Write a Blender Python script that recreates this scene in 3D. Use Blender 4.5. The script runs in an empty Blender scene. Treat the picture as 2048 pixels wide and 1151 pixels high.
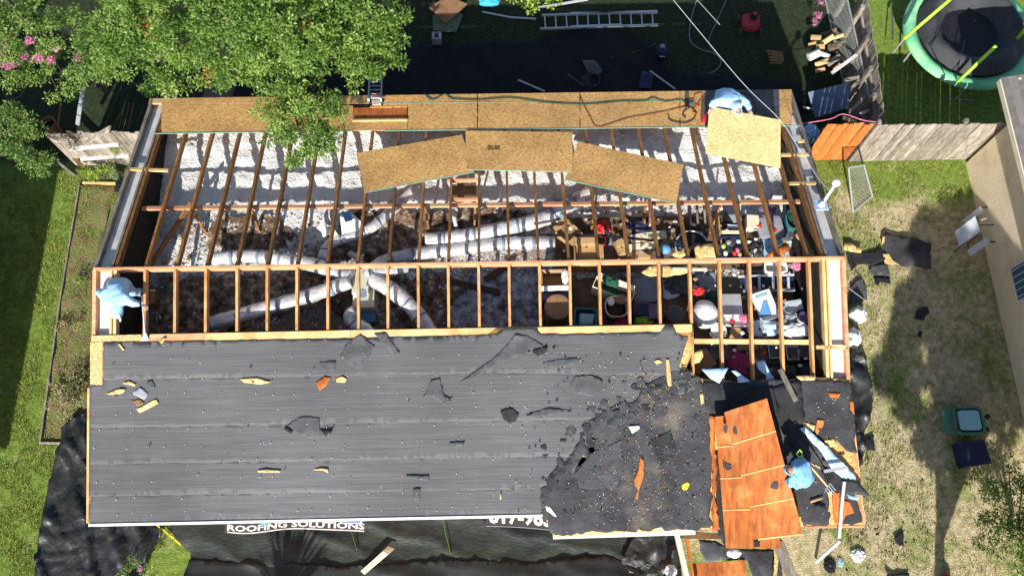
import bpy, bmesh, math, random
import numpy as np
from mathutils import Vector, Matrix, noise, geometry
random.seed(7); rng = np.random.default_rng(11)
SC = bpy.context.scene
COL = SC.collection
# ------------------------------------------------------------------ camera, sky, sun, exposure
CAM = np.array([0.5869, -6.1967, 19.8242]); PIT, YAW, ROL, FPX = 0.3433, -0.0399, 0.0220, 1680.15
def _rot():
    cx, sx = math.cos(PIT), math.sin(PIT); cz, sz = math.cos(YAW), math.sin(YAW); cr, sr = math.cos(ROL), math.sin(ROL)
    Rx = np.array([[1,0,0],[0,cx,-sx],[0,sx,cx]]); Rz = np.array([[cz,-sz,0],[sz,cz,0],[0,0,1]]); Rr = np.array([[cr,-sr,0],[sr,cr,0],[0,0,1]])
    return Rz @ Rx @ Rr
RM = _rot()
cd = bpy.data.cameras.new('camera'); cam = bpy.data.objects.new('camera', cd); COL.objects.link(cam)
cd.sensor_width = 36; cd.lens = 36 * FPX / 2048; cd.clip_end = 2000; cd.clip_start = 0.1
m = Matrix([list(RM[0]) + [CAM[0]], list(RM[1]) + [CAM[1]], list(RM[2]) + [CAM[2]], [0,0,0,1]])
cam.matrix_world = m; SC.camera = cam
EL, AZ = math.radians(30.5), math.radians(12)
w = bpy.data.worlds.new('World'); SC.world = w; w.use_nodes = True
nt = w.node_tree; bg = nt.nodes['Background']; sky = nt.nodes.new('ShaderNodeTexSky'); sky.sky_type = 'NISHITA'
sky.sun_disc = False; sky.sun_elevation = EL; sky.sun_rotation = math.radians(192)
nt.links.new(sky.outputs[0], bg.inputs[0]); bg.inputs[1].default_value = 0.095
sd = bpy.data.lights.new('sun', 'SUN'); sd.energy = 5.0; sd.angle = math.radians(0.55); sd.color = (1, .95, .87)
sun = bpy.data.objects.new('sun', sd); COL.objects.link(sun); sun.location = (-5, -30, 20)
SUND = Vector((math.sin(AZ)*math.cos(EL), math.cos(AZ)*math.cos(EL), -math.sin(EL)))
sun.rotation_euler = SUND.to_track_quat('-Z', 'Y').to_euler()
SC.view_settings.view_transform = 'Standard'; SC.view_settings.look = 'None'
SC.view_settings.exposure = 0.72; SC.view_settings.gamma = 1
# ------------------------------------------------------------------ geometry helpers
D_, H_, ZE = 4.846, 1.407, 2.6; ZR = ZE + H_; LS = math.hypot(D_, H_); HX = 7.6
CS, SN = D_/LS, H_/LS
def ray(px, py):
    return RM @ np.array([(px-1024)/FPX, -(py-575.5)/FPX, -1.0])
def G(px, py, z=0.0):                       # where the sight line of a photo pixel meets the height z
    d = ray(px, py); t = (z-CAM[2])/d[2]; return Vector(CAM + d*t)
def onroof(px, py, side, off=0.0):          # the same on a roof slope (side +1 north, -1 south), off metres above it
    d = ray(px, py); n = np.array([0, side*SN, CS]); p0 = np.array([0, 0, ZR]) + n*off
    t = np.dot(n, p0-CAM)/np.dot(n, d); return Vector(CAM + d*t)
def NR(px, py, off=0.0): return onroof(px, py, 1, off)
def SR(px, py, off=0.0): return onroof(px, py, -1, off)
def pl(plane, off=0.0):
    if plane == 'N': return lambda x, y: NR(x, y, off)
    if plane == 'S': return lambda x, y: SR(x, y, off)
    return lambda x, y: G(x, y, off)
NN = Vector((0, SN, CS)); NS = Vector((0, -SN, CS)); UP = Vector((0, 0, 1))
def tag(o, label=None, cat=None, group=None, kind=None):
    if label: o['label'] = label
    if cat: o['category'] = cat
    if group: o['group'] = group
    if kind: o['kind'] = kind
    return o
def thing(name, label, cat, loc=(0,0,0), group=None):
    o = bpy.data.objects.new(name, None); o.empty_display_size = .2; COL.objects.link(o); o.location = loc
    return tag(o, label, cat, group)
def base(o): 
    return Vector(o.location) + (base(o.parent) if o.parent else Vector((0,0,0)))
def obj(name, V, F, mat, parent=None, smooth=False, loc=None, attr=None):
    """world-space vertices -> one mesh object; origin at loc (or the parent's base)"""
    V = np.asarray([tuple(v) for v in V], dtype=float) if not isinstance(V, np.ndarray) else V
    o0 = Vector((0,0,0))
    if parent: o0 = base(parent)
    c = Vector(V.mean(axis=0)) if (loc is None and parent is None) else (Vector(loc) if loc is not None else o0)
    if parent is None and loc is None: c.z = float(V[:,2].min())
    V = V - np.array(c)
    me = bpy.data.meshes.new(name); me.from_pydata(V.tolist(), [], [list(f) for f in F]); 
    if smooth: me.polygons.foreach_set('use_smooth', [True]*len(me.polygons))
    if attr is not None:
        a = me.attributes.new('tone', 'FLOAT', 'FACE'); a.data.foreach_set('value', attr)
    me.materials.append(mat); me.update()
    o = bpy.data.objects.new(name, me); COL.objects.link(o)
    o.location = c - o0
    if parent: o.parent = parent
    return o
def fixn(o):
    bm = bmesh.new(); bm.from_mesh(o.data); bmesh.ops.recalc_face_normals(bm, faces=bm.faces); bm.to_mesh(o.data); bm.free(); return o
def share(o, off, parent=None, name=None):
    c = o.copy(); COL.objects.link(c); c.location = Vector(o.location) + Vector(off)
    if parent: c.parent = parent
    return c
class MB:
    def __init__(s): s.V = []; s.F = []; s.A = []
    def add(s, V, F, tone=.5):
        n = len(s.V); s.V += [tuple(v) for v in V]; s.F += [[i+n for i in f] for f in F]; s.A += [tone]*len(F); return s
    def box(s, c, size, rz=0, axes=None):
        c = Vector(c); hx, hy, hz = [a/2 for a in size]
        if axes is None: axes = (Vector((math.cos(rz), math.sin(rz), 0)), Vector((-math.sin(rz), math.cos(rz), 0)), UP)
        P = [c + axes[0]*hx*i + axes[1]*hy*j + axes[2]*hz*k for k in (-1,1) for j in (-1,1) for i in (-1,1)]
        return s.add(P, [(0,2,3,1),(4,5,7,6),(0,1,5,4),(2,6,7,3),(0,4,6,2),(1,3,7,5)])
    def bar(s, a, b, wd, th, up=UP):
        a, b = Vector(a), Vector(b); d = (b-a); L = d.length; d = d.normalized(); u = Vector(up)
        if abs(d.dot(u)) > .98: u = Vector((0,1,0)) if abs(d.y) < .9 else Vector((1,0,0))
        sd_ = d.cross(u).normalized(); u2 = sd_.cross(d)
        return s.box((a+b)/2, (L, wd, th), axes=(d, sd_, u2))
    def tube(s, pts, r, n=8, cap=True, tone=.5):
        pts = [Vector(p) for p in pts]; rr = r if isinstance(r, (list, tuple)) else [r]*len(pts)
        V = []; F = []; u = None
        for i, p in enumerate(pts):
            d = (pts[min(i+1, len(pts)-1)] - pts[max(i-1, 0)]).normalized()
            if u is None: u = d.cross(UP) if abs(d.z) < .95 else d.cross(Vector((1,0,0)))
            u = (u - d*u.dot(d)); u = u.normalized() if u.length > 1e-6 else d.orthogonal().normalized(); v = d.cross(u)
            for k in range(n):
                a = 2*math.pi*k/n; V.append(p + (u*math.cos(a) + v*math.sin(a))*rr[i])
        for i in range(len(pts)-1):
            for k in range(n): F.append((i*n+k, i*n+(k+1)%n, (i+1)*n+(k+1)%n, (i+1)*n+k))
        if cap: F += [tuple(range(n))[::-1], tuple((len(pts)-1)*n+k for k in range(n))]
        return s.add(V, F, tone)
    def slab(s, P, th, nrm=None):
        P = [Vector(p) for p in P]; n = Vector(nrm) if nrm is not None else (P[1]-P[0]).cross(P[-1]-P[0]).normalized()
        if n.z < 0 and nrm is None: n = -n
        k = len(P); V = P + [p - n*th for p in P]
        F = [tuple(range(k)), tuple(range(2*k-1, k-1, -1))] + [(i, k+i, k+(i+1)%k, (i+1)%k) for i in range(k)]
        return s.add(V, F)
    def loft(s, rings, close=True, cap0=True, cap1=False):
        n = len(rings[0]); V = [p for r in rings for p in r]; F = []
        for i in range(len(rings)-1):
            for k in range(n if close else n-1): F.append((i*n+k, i*n+(k+1)%n, (i+1)*n+(k+1)%n, (i+1)*n+k))
        if cap0: F.append(tuple(range(n))[::-1])
        if cap1: F.append(tuple((len(rings)-1)*n+k for k in range(n)))
        return s.add(V, F)
    def build(s, name, mat, parent=None, smooth=False, loc=None, fix=True, tone=False):
        o = obj(name, s.V, s.F, mat, parent, smooth, loc, attr=s.A if tone else None)
        return fixn(o) if fix else o
def nz(p, f, seed=0.0, oct=3):
    v = Vector((p[0]*f+seed, p[1]*f-seed*.7, p[2]*f+seed*1.3)); a = 0; am = 1
    for _ in range(oct): a += am*noise.noise(v); v = v*2.03; am *= .5
    return a
def inpoly(x, y, P):
    c = False; n = len(P); j = n-1
    for i in range(n):
        xi, yi = P[i][0], P[i][1]; xj, yj = P[j][0], P[j][1]
        if (yi > y) != (yj > y) and x < (xj-xi)*(y-yi)/(yj-yi) + xi: c = not c
        j = i
    return c
def sheet(name, poly, fn, mat, res=12, disp=None, th=.01, nrm=UP, parent=None, holes=(), rag=0, smooth=True, seed=1.0, loc=None):
    """a triangulated sheet filling a pixel outline, laid on the surface fn(px,py), relief disp(point, px, py)"""
    def dens(P):
        out = []
        for i, a in enumerate(P):
            b = P[(i+1) % len(P)]; L = math.hypot(b[0]-a[0], b[1]-a[1]); n = max(1, int(L/res))
            for k in range(n):
                t = k/n; x = a[0]+(b[0]-a[0])*t; y = a[1]+(b[1]-a[1])*t
                if rag: x += rag*noise.noise(Vector((x*.11, y*.11, seed))); y += rag*noise.noise(Vector((x*.11+9, y*.11, seed+3)))
                out.append((x, y))
        return out
    B = dens(poly); H = [dens(h) for h in holes]
    pts = list(B); edges = [(i, (i+1) % len(B)) for i in range(len(B))]
    for h in H:
        n0 = len(pts); pts += h; edges += [(n0+i, n0+(i+1) % len(h)) for i in range(len(h))]
    x0, x1 = min(p[0] for p in B), max(p[0] for p in B); y0, y1 = min(p[1] for p in B), max(p[1] for p in B)
    nx = int((x1-x0)/res); ny = int((y1-y0)/res)
    r_ = random.Random(int(seed*100))
    for i in range(1, nx+1):
        for j in range(1, ny+1):
            x = x0 + i*res + r_.uniform(-.25,.25)*res; y = y0 + j*res + r_.uniform(-.25,.25)*res
            if inpoly(x, y, B): pts.append((x, y))
    vo, eo, fo, *_ = geometry.delaunay_2d_cdt([Vector(p) for p in pts], edges, [], 0, 1e-4)
    F = []
    for f in fo:
        cx = sum(vo[i][0] for i in f)/len(f); cy = sum(vo[i][1] for i in f)/len(f)
        if inpoly(cx, cy, B) and not any(inpoly(cx, cy, h) for h in H): F.append(list(f))
    V = []
    n = Vector(nrm)
    for p in vo:
        q = fn(p[0], p[1]); V.append(q + n*(disp(q, p[0], p[1]) if disp else 0))
    me = bpy.data.meshes.new('t'); me.from_pydata([tuple(v) for v in V], [], F)
    bm = bmesh.new(); bm.from_mesh(me); bpy.data.meshes.remove(me)
    for f in bm.faces:
        f.normal_update()
        if f.normal.dot(n) < 0: f.normal_flip()
    bmesh.ops.delete(bm, geom=[v for v in bm.verts if not v.link_faces], context='VERTS')
    if th:
        ret = bmesh.ops.extrude_face_region(bm, geom=list(bm.faces))
        # the extruded copy is the top: push the originals down
        newv = {e for e in ret['geom'] if isinstance(e, bmesh.types.BMVert)}
        for v in newv: v.co += n*th
    bm.verts.index_update()
    V = [tuple(v.co) for v in bm.verts]; F = [[v.index for v in f.verts] for f in bm.faces]; bm.free()
    o = obj(name, V, F, mat, parent, smooth, loc)
    fixn(o); return o
def blob(name, c, r, mat, amp=.15, freq=2.0, parent=None, seed=1.0, sub=3, rz=0, crumple=False, flat=None):
    bm = bmesh.new(); bmesh.ops.create_icosphere(bm, subdivisions=sub, radius=1)
    c = Vector(c); V = []
    for v in bm.verts:
        d = v.co.copy(); k = nz(d, freq, seed, 3)
        if crumple: k = .5-abs(k)*1.6
        p = d*(1+amp*k); p = Vector((p.x*r[0], p.y*r[1], p.z*r[2]))
        if flat is not None and p.z < -flat*r[2]: p.z = -flat*r[2] 
        q = Vector((p.x*math.cos(rz)-p.y*math.sin(rz), p.x*math.sin(rz)+p.y*math.cos(rz), p.z)); V.append(c+q)
    F = [[v.index for v in f.verts] for f in bm.faces]; bm.free()
    return obj(name, V, F, mat, parent, not crumple, c if parent is None else None)
# ------------------------------------------------------------------ materials
def C(r, g, b): return (r, g, b, 1)
def mat(name, cols, scale=3.0, rough=.85, bump=.3, bscale=None, metal=0, detail=6, stretch=(1,1,1), pos=None, spec=.3, emit=None, dist=0, rnd=0, trans=0, tone=False, bdist=.02):
    m = bpy.data.materials.new(name); m.use_nodes = True; t = m.node_tree; b = t.nodes['Principled BSDF']
    tc = t.nodes.new('ShaderNodeTexCoord'); mp = t.nodes.new('ShaderNodeMapping'); mp.inputs['Scale'].default_value = stretch
    t.links.new(tc.outputs['Object'], mp.inputs[0])
    vec = mp.outputs[0]
    if rnd or tone:
        oi = t.nodes.new('ShaderNodeObjectInfo')
        if rnd:
            ad = t.nodes.new('ShaderNodeVectorMath'); ad.operation = 'ADD'; cb = t.nodes.new('ShaderNodeCombineXYZ')
            ml = t.nodes.new('ShaderNodeMath'); ml.operation = 'MULTIPLY'; ml.inputs[1].default_value = 37
            t.links.new(oi.outputs['Random'], ml.inputs[0])
            for i in range(3): t.links.new(ml.outputs[0], cb.inputs[i])
            t.links.new(vec, ad.inputs[0]); t.links.new(cb.outputs[0], ad.inputs[1]); vec = ad.outputs[0]
    n = t.nodes.new('ShaderNodeTexNoise'); n.inputs['Scale'].default_value = scale; n.inputs['Detail'].default_value = detail; n.inputs['Roughness'].default_value = .62
    n.inputs['Distortion'].default_value = dist
    t.links.new(vec, n.inputs['Vector'])
    cr = t.nodes.new('ShaderNodeValToRGB'); e = cr.color_ramp.elements
    k = len(cols); ps = pos or ([.5] if k == 1 else [.3+.4*i/(k-1) for i in range(k)])
    while len(e) < k: e.new(.5)
    if k == 1: e[0].color = e[1].color = C(*cols[0])
    else:
        for i in range(k): e[i].position = ps[i]; e[i].color = C(*cols[i])
    src = n.outputs['Fac']
    t.links.new(src, cr.inputs[0]); colo = cr.outputs[0]
    if tone:
        at = t.nodes.new('ShaderNodeAttribute'); at.attribute_name = 'tone'
        ma = t.nodes.new('ShaderNodeMath'); ma.operation = 'MULTIPLY_ADD'; ma.inputs[1].default_value = .75; 
        mb_ = t.nodes.new('ShaderNodeMath'); mb_.operation = 'MULTIPLY'; mb_.inputs[1].default_value = .25
        t.links.new(n.outputs['Fac'], mb_.inputs[0]); t.links.new(at.outputs['Fac'], ma.inputs[0]); t.links.new(mb_.outputs[0], ma.inputs[2])
        t.links.new(ma.outputs[0], cr.inputs[0])
    if rnd:
        hv = t.nodes.new('ShaderNodeHueSaturation'); mr = t.nodes.new('ShaderNodeMapRange'); mr.inputs[3].default_value = 1-rnd; mr.inputs[4].default_value = 1+rnd
        t.links.new(oi.outputs['Random'], mr.inputs[0]); t.links.new(mr.outputs[0], hv.inputs['Value']); t.links.new(colo, hv.inputs['Color']); colo = hv.outputs[0]
    t.links.new(colo, b.inputs['Base Color'])
    b.inputs['Roughness'].default_value = rough; b.inputs['Metallic'].default_value = metal; b.inputs['Specular IOR Level'].default_value = spec
    if trans: b.inputs['Transmission Weight'].default_value = trans
    if bump:
        n2 = t.nodes.new('ShaderNodeTexNoise'); n2.inputs['Scale'].default_value = bscale or scale*4; n2.inputs['Detail'].default_value = 5
        t.links.new(vec, n2.inputs['Vector'])
        bp = t.nodes.new('ShaderNodeBump'); bp.inputs['Strength'].default_value = bump; bp.inputs['Distance'].default_value = bdist
        t.links.new(n2.outputs['Fac'], bp.inputs['Height']); t.links.new(bp.outputs[0], b.inputs['Normal'])
    return m
def plain(name, c, rough=.6, v=.15, metal=0, bump=.1, scale=4, spec=.3):
    return mat(name, [tuple(x*(1-v) for x in c), tuple(min(1, x*(1+v)) for x in c)], scale, rough, bump, metal=metal, spec=spec)
def osb(name, dark, mid, light, grain=(15,52)):
    m = mat(name, [mid], 1, .8, 0); t = m.node_tree; b = t.nodes['Principled BSDF']; tc = [n for n in t.nodes if n.type == 'TEX_COORD'][0]
    outs = []
    for k, (ang, st) in enumerate(((.25,(grain[0],grain[1],20)), (-.5,(grain[0]*1.3,grain[1]*.8,20)), (1.3,(grain[0]*1.5,grain[1]*.9,20)))):
        mp = t.nodes.new('ShaderNodeMapping'); mp.inputs['Rotation'].default_value = (0,0,ang); mp.inputs['Scale'].default_value = st
        n = t.nodes.new('ShaderNodeTexNoise'); n.inputs['Scale'].default_value = 1; n.inputs['Detail'].default_value = 2; n.inputs['Distortion'].default_value = .3
        t.links.new(tc.outputs['Object'], mp.inputs[0]); t.links.new(mp.outputs[0], n.inputs['Vector']); outs.append(n.outputs['Fac'])
    a = t.nodes.new('ShaderNodeMath'); a.operation = 'MAXIMUM'; t.links.new(outs[0], a.inputs[0]); t.links.new(outs[1], a.inputs[1])
    a2 = t.nodes.new('ShaderNodeMath'); a2.operation = 'MULTIPLY_ADD'; a2.inputs[1].default_value = -.55
    t.links.new(outs[2], a2.inputs[0]); t.links.new(a.outputs[0], a2.inputs[2])
    cr = t.nodes.new('ShaderNodeValToRGB'); e = cr.color_ramp.elements; e[0].position = .14; e[0].color = C(*dark); e[1].position = .46; e[1].color = C(*light)
    e2 = e.new(.27); e2.color = C(*mid); t.links.new(a2.outputs[0], cr.inputs[0])
    nb = t.nodes.new('ShaderNodeTexNoise'); nb.inputs['Scale'].default_value = 1.3; nb.inputs['Detail'].default_value = 4; t.links.new(tc.outputs['Object'], nb.inputs['Vector'])
    mr = t.nodes.new('ShaderNodeMapRange'); mr.inputs[1].default_value = .3; mr.inputs[2].default_value = .7; mr.inputs[3].default_value = .82; mr.inputs[4].default_value = 1.15
    t.links.new(nb.outputs['Fac'], mr.inputs[0])
    hv = t.nodes.new('ShaderNodeHueSaturation'); t.links.new(mr.outputs[0], hv.inputs['Value']); t.links.new(cr.outputs[0], hv.inputs['Color']); t.links.new(hv.outputs[0], b.inputs['Base Color'])
    return m
M = {}
M['osb'] = osb('osb', (.42,.195,.055), (.70,.385,.125), (.86,.56,.24))
M['osb_pale'] = osb('osb_pale', (.38,.25,.10), (.62,.44,.19), (.78,.60,.30))
M['osb_break'] = osb('osb_break', (.42,.26,.09), (.72,.52,.20), (.85,.68,.32))
M['ply'] = mat('old_plywood', [(.19,.048,.010),(.36,.098,.018),(.48,.16,.035)], 2.6, .75, .25, stretch=(5,1,1), detail=9, pos=[.3,.5,.72])
M['rafter'] = mat('rafter_wood', [(.13,.055,.018),(.26,.115,.035),(.40,.20,.07)], 2.2, .8, .25, stretch=(7,1,7), rnd=.28)
M['ridge'] = mat('ridge_wood', [(.36,.15,.07),(.58,.29,.15),(.66,.36,.20)], 1.6, .8, .2, stretch=(1,6,6), rnd=.15)
M['lumber'] = mat('new_lumber', [(.46,.27,.10),(.66,.43,.19),(.76,.55,.28)], 2, .75, .2, rnd=.15)
M['grey_wood'] = mat('weathered_wood', [(.13,.11,.09),(.26,.225,.185),(.38,.335,.28)], 3, .9, .4, stretch=(5,1,1.2), rnd=.33)
M['brown_wood'] = mat('brown_wood', [(.12,.065,.03),(.27,.15,.07)], 4, .85, .3, rnd=.2)
M['orange_wood'] = mat('stained_wood', [(.36,.09,.018),(.55,.16,.035),(.64,.24,.07)], 5, .8, .4, stretch=(4,1,1), rnd=.14)
M['dark_wood'] = mat('dark_wood', [(.03,.018,.012),(.09,.05,.03)], 4, .9, .3)
M['felt'] = mat('grey_felt', [(.076,.077,.082),(.098,.099,.105),(.120,.121,.126)], 1.0, .8, .34, bscale=2.2, stretch=(.7,24,24), detail=11, spec=.3)
M['felt_dark'] = mat('dark_felt', [(.026,.026,.030),(.046,.046,.052),(.085,.083,.082)], 1.9, .85, .8, bscale=14, detail=9, pos=[.3,.52,.78])
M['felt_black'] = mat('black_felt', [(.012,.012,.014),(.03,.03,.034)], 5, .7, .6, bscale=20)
M['felt_grey'] = mat('felt_flap', [(.045,.046,.05),(.105,.108,.115)], 2, .7, .5, bscale=12)
M['felt_slate'] = mat('slate_felt', [(.040,.043,.05),(.062,.066,.075)], 2, .7, .5, bscale=9)
M['white'] = plain('white_paint', (.78,.77,.74), .55, .08)
M['soffit'] = mat('soffit_board', [(.46,.45,.46),(.66,.64,.63),(.78,.75,.72)], 2.4, .7, .15)
M['cream'] = plain('cream_board', (.68,.60,.44), .7, .12)
M['gap'] = mat('gap_shade', [(.012,.011,.01),(.035,.03,.025)], 5, .95, .5)  # near-black colour stands in for shade on gable walls and ceiling
M['mow_red'] = plain('red_plastic', (.34,.03,.045), .4, .15)
M['hose_red'] = plain('dull_red_hose', (.24,.05,.03), .6, .2)
M['red'] = plain('red_cloth', (.62,.03,.035), .7, .25, bump=.4)
M['pink'] = plain('pink_cloth', (.60,.17,.28), .8, .25, bump=.3)
M['magenta'] = plain('magenta_cloth', (.30,.03,.10), .8, .25)
M['black'] = plain('black_plastic', (.014,.014,.016), .45, .3)
M['navy'] = plain('navy_plastic', (.018,.022,.065), .5, .25)
M['blue'] = plain('blue_plastic', (.11,.27,.50), .5, .15)
M['sky_blue'] = plain('pale_blue_plastic', (.30,.50,.72), .45, .12)
M['teal'] = plain('teal_plastic', (.04,.16,.165), .45, .2)
M['teal_l'] = plain('pale_teal_plastic', (.26,.46,.50), .45, .12)
M['green_d'] = plain('dark_green_cloth', (.015,.08,.05), .8, .35, bump=.4)
M['bin_green'] = plain('bin_green', (.07,.17,.12), .5, .15)
M['lime'] = plain('lime_foam', (.42,.72,.05), .5, .1)
M['tramp_green'] = mat('trampoline_pad', [(.10,.40,.22),(.20,.55,.30),(.45,.70,.35)], 1.3, .45, .15)
M['purple'] = plain('purple_plastic', (.13,.085,.20), .5, .25)
M['grey'] = plain('grey_plastic', (.26,.28,.31), .55, .15)
M['grey_l'] = plain('light_grey_plastic', (.48,.52,.58), .5, .12)
M['grey_d'] = plain('dark_grey', (.07,.075,.08), .6, .25)
M['card'] = mat('cardboard', [(.36,.22,.10),(.48,.31,.15)], 3, .85, .12)
M['card_d'] = mat('brown_cardboard', [(.20,.12,.06),(.30,.19,.10)], 3, .85, .12)
M['bag'] = mat('white_bag', [(.62,.66,.70),(.86,.86,.86)], 5, .35, .5, bscale=9, spec=.5, bdist=.04)
M['bag_black'] = mat('black_bag', [(.012,.013,.014),(.05,.052,.055)], 6, .28, .8, bscale=10, spec=.6, bdist=.04)
M['clear'] = mat('blue_film', [(.30,.50,.72),(.55,.72,.88)], 5, .25, .6, bscale=12, spec=.6)
M['duct'] = mat('foil_duct', [(.40,.40,.42),(.64,.63,.64),(.82,.80,.78)], 3, .34, .6, bscale=9, metal=.3, spec=.6, rnd=.10, bdist=.05, detail=9)
M['duct_band'] = plain('duct_tape', (.17,.22,.30), .5, .2)
M['sheetmetal'] = mat('duct_board', [(.40,.39,.30),(.58,.56,.45)], 3, .6, .2, metal=.1)
M['metal'] = plain('galvanised', (.52,.54,.56), .4, .15, metal=.5)
M['alu'] = plain('aluminium', (.60,.62,.65), .35, .1, metal=.35)
M['suit_deep'] = mat('deep_blue_coverall', [(.12,.33,.66),(.26,.52,.82)], 6, .6, .5, bscale=14, bdist=.02, spec=.3)
M['suit'] = mat('coverall', [(.30,.56,.84),(.44,.68,.90)], 6, .6, .5, bscale=14, bdist=.02, spec=.3)
M['skin'] = plain('skin', (.36,.19,.12), .6, .1)
M['glove'] = plain('glove', (.46,.32,.24), .8, .2)
M['boot'] = plain('boot', (.04,.03,.025), .7, .2)
M['tarp'] = mat('black_tarp', [(.008,.009,.009),(.018,.020,.020),(.05,.048,.044)], 2.2, .46, .9, bscale=9, pos=[.3,.5,.8], detail=10, spec=.6, bdist=.02)
M['tarp_green'] = mat('mesh_tarp', [(.009,.011,.010),(.019,.024,.021),(.042,.052,.036)], 1.1, .62, .7, bscale=8, stretch=(1,2.2,2), detail=9, spec=.4)
M['tarp_low'] = mat('low_tarp', [(.008,.009,.009),(.018,.022,.019)], 1.5, .5, .3, bscale=8, spec=.5)
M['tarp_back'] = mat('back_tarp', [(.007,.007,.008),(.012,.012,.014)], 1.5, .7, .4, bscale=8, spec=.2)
M['banner'] = plain('banner_grey', (.05,.052,.055), .5, .1)
M['logo_blue'] = plain('logo_blue', (.03,.11,.50), .5, .05)
M['logo_cyan'] = plain('logo_cyan', (.05,.42,.75), .5, .05)
M['yellow'] = plain('yellow_strap', (.75,.62,.03), .5, .1)
M['brick'] = mat('house_brick', [(.30,.17,.12),(.42,.28,.2)], 6, .85, .3)
M['stucco'] = mat('stucco', [(.62,.49,.33),(.78,.65,.46),(.84,.73,.55)], 1.6, .9, .8, bscale=26, detail=9)
M['shingle'] = mat('shingle', [(.14,.13,.12),(.24,.22,.21)], 5, .95, .6, bscale=60, rnd=.18)
M['glass'] = plain('window_glass', (.03,.10,.16), .1, .1, spec=.8)
M['chain'] = plain('chain_link', (.42,.44,.42), .5, .1, metal=.4)
M['bark'] = mat('bark', [(.07,.05,.035),(.16,.12,.085)], 7, .95, .7)
M['log'] = mat('log_end', [(.40,.24,.10),(.62,.43,.22)], 9, .85, .2, rnd=.2)
M['leaf'] = mat('oak_leaf', [(.03,.08,.010),(.11,.21,.028),(.22,.34,.06),(.42,.53,.19)], 2.5, .48, 0, spec=.45, tone=True, pos=[.15,.42,.68,.95])
M['leaf_myrtle'] = mat('myrtle_leaf', [(.04,.10,.015),(.12,.22,.04),(.25,.33,.09),(.36,.20,.06)], 2.5, .5, 0, spec=.4, tone=True, pos=[.1,.45,.8,.98])
M['leaf_light'] = mat('young_leaf', [(.11,.23,.02),(.24,.38,.04),(.36,.46,.07)], 2.5, .5, 0, spec=.4, tone=True)
M['leaf_dry'] = mat('dry_leaf', [(.14,.16,.06),(.25,.24,.11),(.36,.30,.16)], 2.5, .7, 0, tone=True)
M['leaf_orange'] = mat('autumn_leaf', [(.42,.14,.02),(.62,.25,.05)], 2.5, .6, 0, tone=True)
M['flower'] = mat('pink_flower', [(.62,.17,.36),(.80,.40,.55)], 2.5, .6, 0, tone=True)
for k in ('leaf','leaf_myrtle','leaf_light','leaf_orange','flower'):     # thin leaves let some light through
    t = M[k].node_tree; b = t.nodes['Principled BSDF']; out = [n for n in t.nodes if n.type == 'OUTPUT_MATERIAL'][0]
    tr = t.nodes.new('ShaderNodeBsdfTranslucent'); mx = t.nodes.new('ShaderNodeMixShader'); mx.inputs[0].default_value = .30
    t.links.new(b.inputs['Base Color'].links[0].from_socket, tr.inputs[0]); t.links.new(b.outputs[0], mx.inputs[1]); t.links.new(tr.outputs[0], mx.inputs[2]); t.links.new(mx.outputs[0], out.inputs[0])
def dusty(m, col, lo, hi, fac, sc=.9, drift=.18):
    t = m.node_tree; b = t.nodes['Principled BSDF']; src = b.inputs['Base Color'].links[0].from_socket; tc = [n for n in t.nodes if n.type == 'TEX_COORD'][0]
    n = t.nodes.new('ShaderNodeTexNoise'); n.inputs['Scale'].default_value = sc; n.inputs['Detail'].default_value = 9; n.inputs['Roughness'].default_value = .68; t.links.new(tc.outputs['Object'], n.inputs[0])
    mr = t.nodes.new('ShaderNodeMapRange'); mr.inputs[1].default_value = lo; mr.inputs[2].default_value = hi; mr.inputs[4].default_value = fac; t.links.new(n.outputs['Fac'], mr.inputs[0])
    mx = t.nodes.new('ShaderNodeMixRGB'); t.links.new(mr.outputs[0], mx.inputs[0]); t.links.new(src, mx.inputs[1]); mx.inputs[2].default_value = C(*col)
    n2 = t.nodes.new('ShaderNodeTexNoise'); n2.inputs['Scale'].default_value = sc*.45; n2.inputs['Detail'].default_value = 5; t.links.new(tc.outputs['Object'], n2.inputs[0])
    m2 = t.nodes.new('ShaderNodeMapRange'); m2.inputs[1].default_value = .32; m2.inputs[2].default_value = .68; m2.inputs[3].default_value = 1-drift; m2.inputs[4].default_value = 1+drift; t.links.new(n2.outputs['Fac'], m2.inputs[0])
    hv = t.nodes.new('ShaderNodeHueSaturation'); t.links.new(m2.outputs[0], hv.inputs['Value']); t.links.new(mx.outputs[0], hv.inputs['Color']); t.links.new(hv.outputs[0], b.inputs['Base Color'])
dusty(M['felt'], (.15,.135,.12), .56, .78, .4); dusty(M['felt_dark'], (.16,.135,.105), .56, .72, .75, .9)
dusty(M['duct'], (.34,.29,.23), .55, .78, .5, 2.5, .08); dusty(M['ply'], (.62,.30,.10), .50, .72, .55, 2.2, .2); dusty(M['osb'], (.34,.22,.11), .55, .8, .5, 1.0, .08); dusty(M['grey_wood'], (.12,.09,.06), .5, .75, .5, 3, .15)
dusty(M['stucco'], (.45,.33,.20), .52, .8, .5, .8, .08); dusty(M['soffit'], (.42,.34,.24), .55, .8, .5, 3, .05)
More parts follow.
